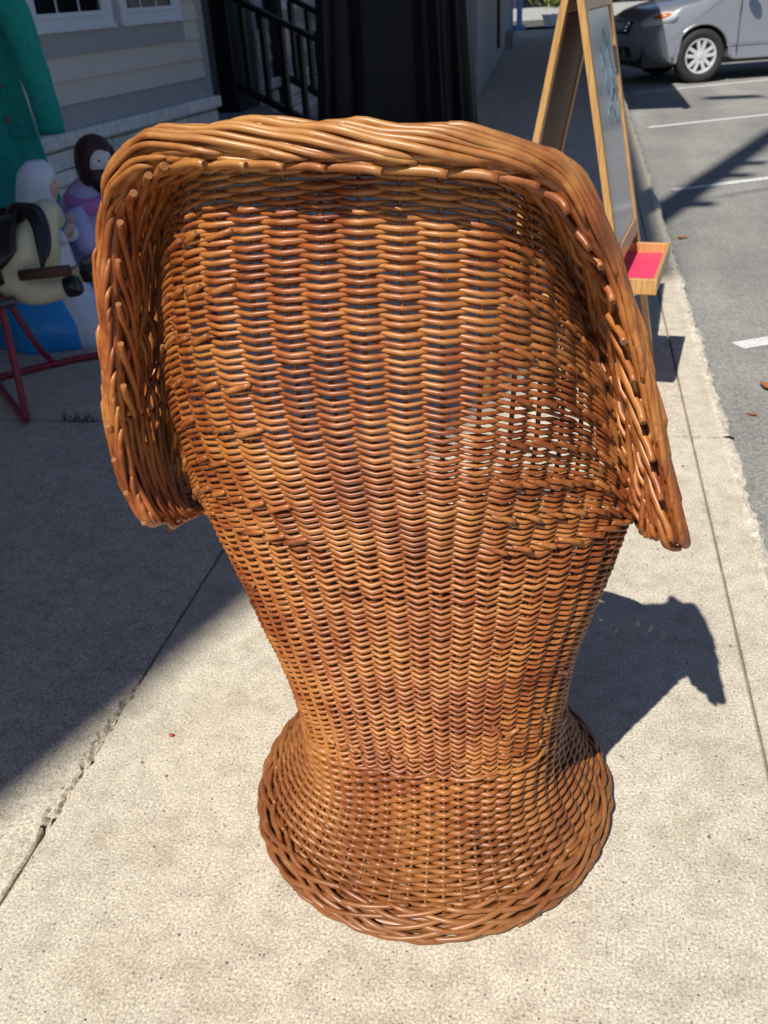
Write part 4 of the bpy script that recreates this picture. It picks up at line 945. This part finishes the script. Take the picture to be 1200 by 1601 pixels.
# short cut butts of the rods that start at each course
def butt(p, d, n, L, r):
    d = d/np.linalg.norm(d); d = d+n*rng.uniform(.05, .22); d /= np.linalg.norm(d)
    P = p[None, :]+d[None, :]*np.linspace(-L*.55, L*.45, 5)[:, None]
    V, F = tube_arrays(P, np.array([.75, 1, 1, 1, .97])*r, 8); cpart('cut_end', V, F)
nb = 0
for lvl in range(8):
    v = .03+lvl*.118
    for j in range(-jmax+1, jmax):
        if abs(j) < 4 or HT[j] < .05: continue
        if j < 0 and rng.random() < .25: continue
        phi = j*dphi; n = normal_at(phi, v)
        p = upper(np.array([phi+dphi*.2]), np.array([v]))[0]+n*.0085
        d = (upper(np.array([phi+.02]), np.array([v]))-upper(np.array([phi-.02]), np.array([v])))[0]
        if j < 0: d = -d
        d = d+np.array([0, 0, -.25])*np.linalg.norm(d)
        butt(p, d, n, rng.uniform(.026, .04), rng.uniform(.0033, .0040)); nb += 1
for zz, a, b in ((.30, -8, 9), (.46, -10, -6), (.41, 6, 10), (.56, -11, -7), (.345, 5, 9)):
    for j in range(a, b):
        if rng.random() < .55: continue
        phi = (j+.3)*dphi; p = ring(np.array(phi), np.array(zz+rng.normal(0, .004))); q = ring(np.array(phi+.02), np.array(zz)); q2 = ring(np.array(phi), np.array(zz+.01))
        n = np.cross(q-p, q2-p); n /= np.linalg.norm(n)
        butt(p+n*.006, (q-p)+np.array([0, 0, rng.normal(0, .15)])*np.linalg.norm(q-p), n, rng.uniform(.02, .03), .0034)
# a coarse twisted course round the waist
for h in range(1):
    t = np.arange(0, NST*4+1)/4; phi = t*dphi
    P = ring(phi, np.full_like(phi, .266+.0045*h)); q = ring(phi, np.full_like(phi, .274+.0045*h)); T = ring(phi+.001, np.full_like(phi, .266+.0045*h))-P
    n = np.cross(T, q-P); n /= np.linalg.norm(n, axis=1)[:, None]
    P = P+n*(.006+.0035*np.cos(np.pi*t*.5+h*np.pi))[:, None]+np.array([0, 0, 1])*(.003*np.sin(np.pi*t*.5+h*np.pi))[:, None]
    V, F = tube_arrays(P, .0029, 8); cpart('twisted_course', V, F)
# ---- rolled rim
def frame(s):
    """crease K, crest M, droop edge D and outward unit at rim parameter s"""
    k, m, d = fK(s), fM(s), fD(s); return k, m, d
_sg = np.linspace(0, 1, 400); _len = np.concatenate([[0], np.cumsum(np.linalg.norm(np.diff(fM(_sg), axis=0), axis=1))]); RIM_L = _len[-1]
def s_at(l): return np.interp(l, _len, _sg)
def face(s, q):
    """under face of the band: crease (q=0) to droop edge (q=1), with its normal towards the outside"""
    k, m, d = frame(s); p = k+(d-k)*q[:, None]
    k2, m2, d2 = frame(np.clip(s+.004, 0, 1)); k1, m1, d1 = frame(np.clip(s-.004, 0, 1))
    T = (k2+(d2-k2)*q[:, None])-(k1+(d1-k1)*q[:, None])
    n = np.cross(T, d-k); n /= np.linalg.norm(n, axis=1)[:, None]+1e-12
    sgn = np.sign(np.sum(n*np.array([0, -1., -.6]), axis=1)); n *= np.where(sgn == 0, 1, sgn)[:, None]
    return p, n
def roll(s, a):
    """rolled lip: a=0 behind the crest ... 1 at the droop edge, rounded outwards"""
    k, m, d = frame(s)
    o = (m+d)/2+(k-(m+d)/2)*.22
    e1 = m-o; e2 = d-o; r1 = np.linalg.norm(e1, axis=1); r2 = np.linalg.norm(e2, axis=1)
    u1 = e1/r1[:, None]; u2 = e2/r2[:, None]
    om = np.arccos(np.clip(np.sum(u1*u2, axis=1), -1, 1)); so_ = np.sin(om)
    u = (np.sin((1-a)*om)/so_)[:, None]*u1+(np.sin(a*om)/so_)[:, None]*u2
    u /= np.linalg.norm(u, axis=1)[:, None]
    r = r1+(r2-r1)*np.clip(a, 0, 1)
    return o+u*r[:, None], u
def plait(surf, n, L, l0, l1, q0, q1, r, amp, base, lam, ends=.7, name='border_rod', sl=1.5, pts=34, pw=1.0):
    """two families of rods crossing at a flat angle, alternately over and under"""
    for fam in (-1, 1):
        for i in range(n):
            c0 = l0+(i+.25+.25*fam)/n*(l1-l0+L)-L+rng.normal(0, .0025); LL = L*(1+.06*rng.normal())
            l = np.linspace(c0, c0+LL, pts); t = np.linspace(0, 1, pts); keep = (l >= l0) & (l <= l1)
            if keep.sum() < 5: continue
            l, t = l[keep], t[keep]; q = q0+(q1-q0)*(t**pw if fam > 0 else (1-t)**pw)
            p, nn = surf(l, q)
            lift = base+fam*amp*np.cos(2*np.pi*(l/lam+q*sl))
            rr = r*(1+.08*rng.normal())*np.interp(t, [0, .08, .92, 1], [ends, 1, 1, ends])
            V, F = tube_arrays(p+nn*lift[:, None], rr, 9, True, 1.0, nn); cpart(name, V, F)
band_surf = lambda l, q: face(s_at(l), q)
roll_surf = lambda l, q: roll(s_at(l), q)
# a bed of rods along the band so that it is closed, then the plait on it
for c, q in enumerate(list(np.linspace(.06, .96, 9))+[-.05, -.14, -.23, -.32]):
    l = np.linspace(.0, RIM_L, 260); s = s_at(l)
    if q < 0: s = s[(np.abs(s-.5) > .2)]; s = s[s < .5]; l = l[:len(s)]
    p, n = face(s, np.full_like(s, q)); off = .0015*np.cos(np.pi*l/.045+np.pi*c)
    V, F = tube_arrays(p+n*(off-.003)[:, None], .0046, 8); cpart('band_course', V, F)
plait(band_surf, 34, .36, 0, RIM_L, .04, .92, .0040, .0034, .0030, .105)
# the rolled lip
for a in np.linspace(-.45, 1.1, 9):
    l = np.linspace(0, RIM_L, 200); s = s_at(l); p, u = roll(s, np.full_like(s, a))
    tp = np.clip((np.minimum(s, 1-s)-.10)/.14, .4, 1); V, F = tube_arrays(p-u*.0095, .0078*tp, 8); cpart('rim_core', V, F)
def lay(surf, step, Lt, Ls, qa, qb, r, base, lam, amp, sl):
    """one family of rods laid at a flat angle, each dipping under the next; shorter and steeper down the sides"""
    c0 = -Lt
    while c0 < RIM_L:
        mid = float(s_at(max(0, c0+.1))); L = np.interp(abs(mid-.5), [.16, .26], [Lt, Ls]); LL = L*(1+.07*rng.normal()); a0 = c0+rng.normal(0, .003); c0 += L*step
        l = np.linspace(a0, a0+LL, 30); t = np.linspace(0, 1, 30); keep = (l >= 0) & (l <= RIM_L)
        if keep.sum() < 5: continue
        l, t = l[keep], t[keep]; q = qa+(qb-qa)*t+.03*rng.normal()
        p, nn = surf(l, q)
        s_ = s_at(l); tp = np.clip((np.minimum(s_, 1-s_)-.09)/.12, .35, 1)
        lift = base*tp+rng.uniform(-.0022, .0022)*tp+amp*tp*np.sin(2*np.pi*(l/lam+q*sl)+rng.normal(0, .25))-.006*np.clip((.12-t)/.12, 0, 1)-.006*np.clip((t-.9)/.1, 0, 1)
        rr = r*(1+.09*rng.normal())*np.interp(t, [0, .1, .9, 1], [.7, 1, 1, .7])
        V, F = tube_arrays(p+nn*lift[:, None], rr, 9, True, 1.0, nn); cpart('border_rod', V, F)
lay(roll_surf, .165, .28, .15, .46, -.50, .0038, .0036, .10, .0024, .8)
lay(roll_surf, .155, .30, .16, .20, 1.06, .0038, .0040, .11, .0026, .8)
# rods that end in a cut, slightly bent tip at the droop edge
NB = 40
for i in range(NB):
    l1 = (i+.6)/NB*RIM_L+rng.normal(0, .004); L = .125+rng.normal(0, .012)
    l = np.linspace(l1-L, l1, 16); keep = l > .0
    if keep.sum() < 6: continue
    t = np.linspace(0, 1, 16)[keep]; l = np.clip(l[keep], 0, RIM_L); s = s_at(l)
    q = .62+.40*t**1.3
    p, n = face(s, q)
    lift = .001+.0095*np.clip(t/.5, 0, 1)+.003*np.clip((t-.88)/.12, 0, 1)
    r = (.0045+.0003*rng.normal())*np.interp(t, [0, .2, .9, 1], [.8, 1, 1, .93])
    V, F = tube_arrays(p+n*lift[:, None], r, 9, True, 1.0, n); cpart('border_tip', V, F)
# front edge of the shell, beyond the arms
for h in range(5):
    t = np.linspace(72, 288, 120); ph = np.radians(t)
    zz = np.array([front_top(p if p < np.pi else p-2*np.pi) for p in ph]); P = ring(ph, zz)
    out = np.stack([np.sin(ph), -np.cos(ph), 0*ph], -1); a = t/9+h*1.257
    P = P+out*(.035+.012*np.cos(a))[:, None]+np.array([0, 0, 1])*(.012+.012*np.sin(a))[:, None]
    V, F = tube_arrays(P, .0062, 8); cpart('border_rod', V, F)
# ---- foot border: thick rods plaited round the base
def foot_surf(l, q):
    ph = l; rr = np.interp(q, [0, .35, .7, 1], [.288, .306, .317, .314]); zz = np.interp(q, [0, .35, .7, 1], [.052, .040, .020, .007])
    p = np.stack([CC[0]+rr*np.sin(ph), CC[1]-1.04*rr*np.cos(ph), zz], -1); nz = np.interp(q, [0, .5, 1], [.8, .5, -.1])
    n = np.stack([np.sin(ph), -np.cos(ph), nz], -1); return p, n/np.linalg.norm(n, axis=1)[:, None]
plait(foot_surf, 30, 1.05, -3.6, 3.6, .0, 1.0, .0047, .0030, .0030, .34, name='foot_border_rod', sl=.8)
for zz, rr in ((.012, .308), (.026, .303)):
    ph = np.linspace(0, 2*np.pi, 120); P = np.stack([CC[0]+rr*np.sin(ph), CC[1]-rr*np.cos(ph), 0*ph+zz], -1)
    V, F = tube_arrays(P, .009, 8, False); cpart('foot_core', V, F)
# woven seat inside
for k in range(24):
    rr = .02+k*.0095; ph = np.linspace(0, 2*np.pi, 60); P = np.stack([CC[0]+rr*np.sin(ph), CC[1]+.03-rr*.95*np.cos(ph), .40+.003*np.cos(ph*14+k*np.pi)], -1)
    V, F = tube_arrays(P, .0046, 6, False); cpart('seat_course', V, F)
print('chair rows', rows, 'butts', nb)
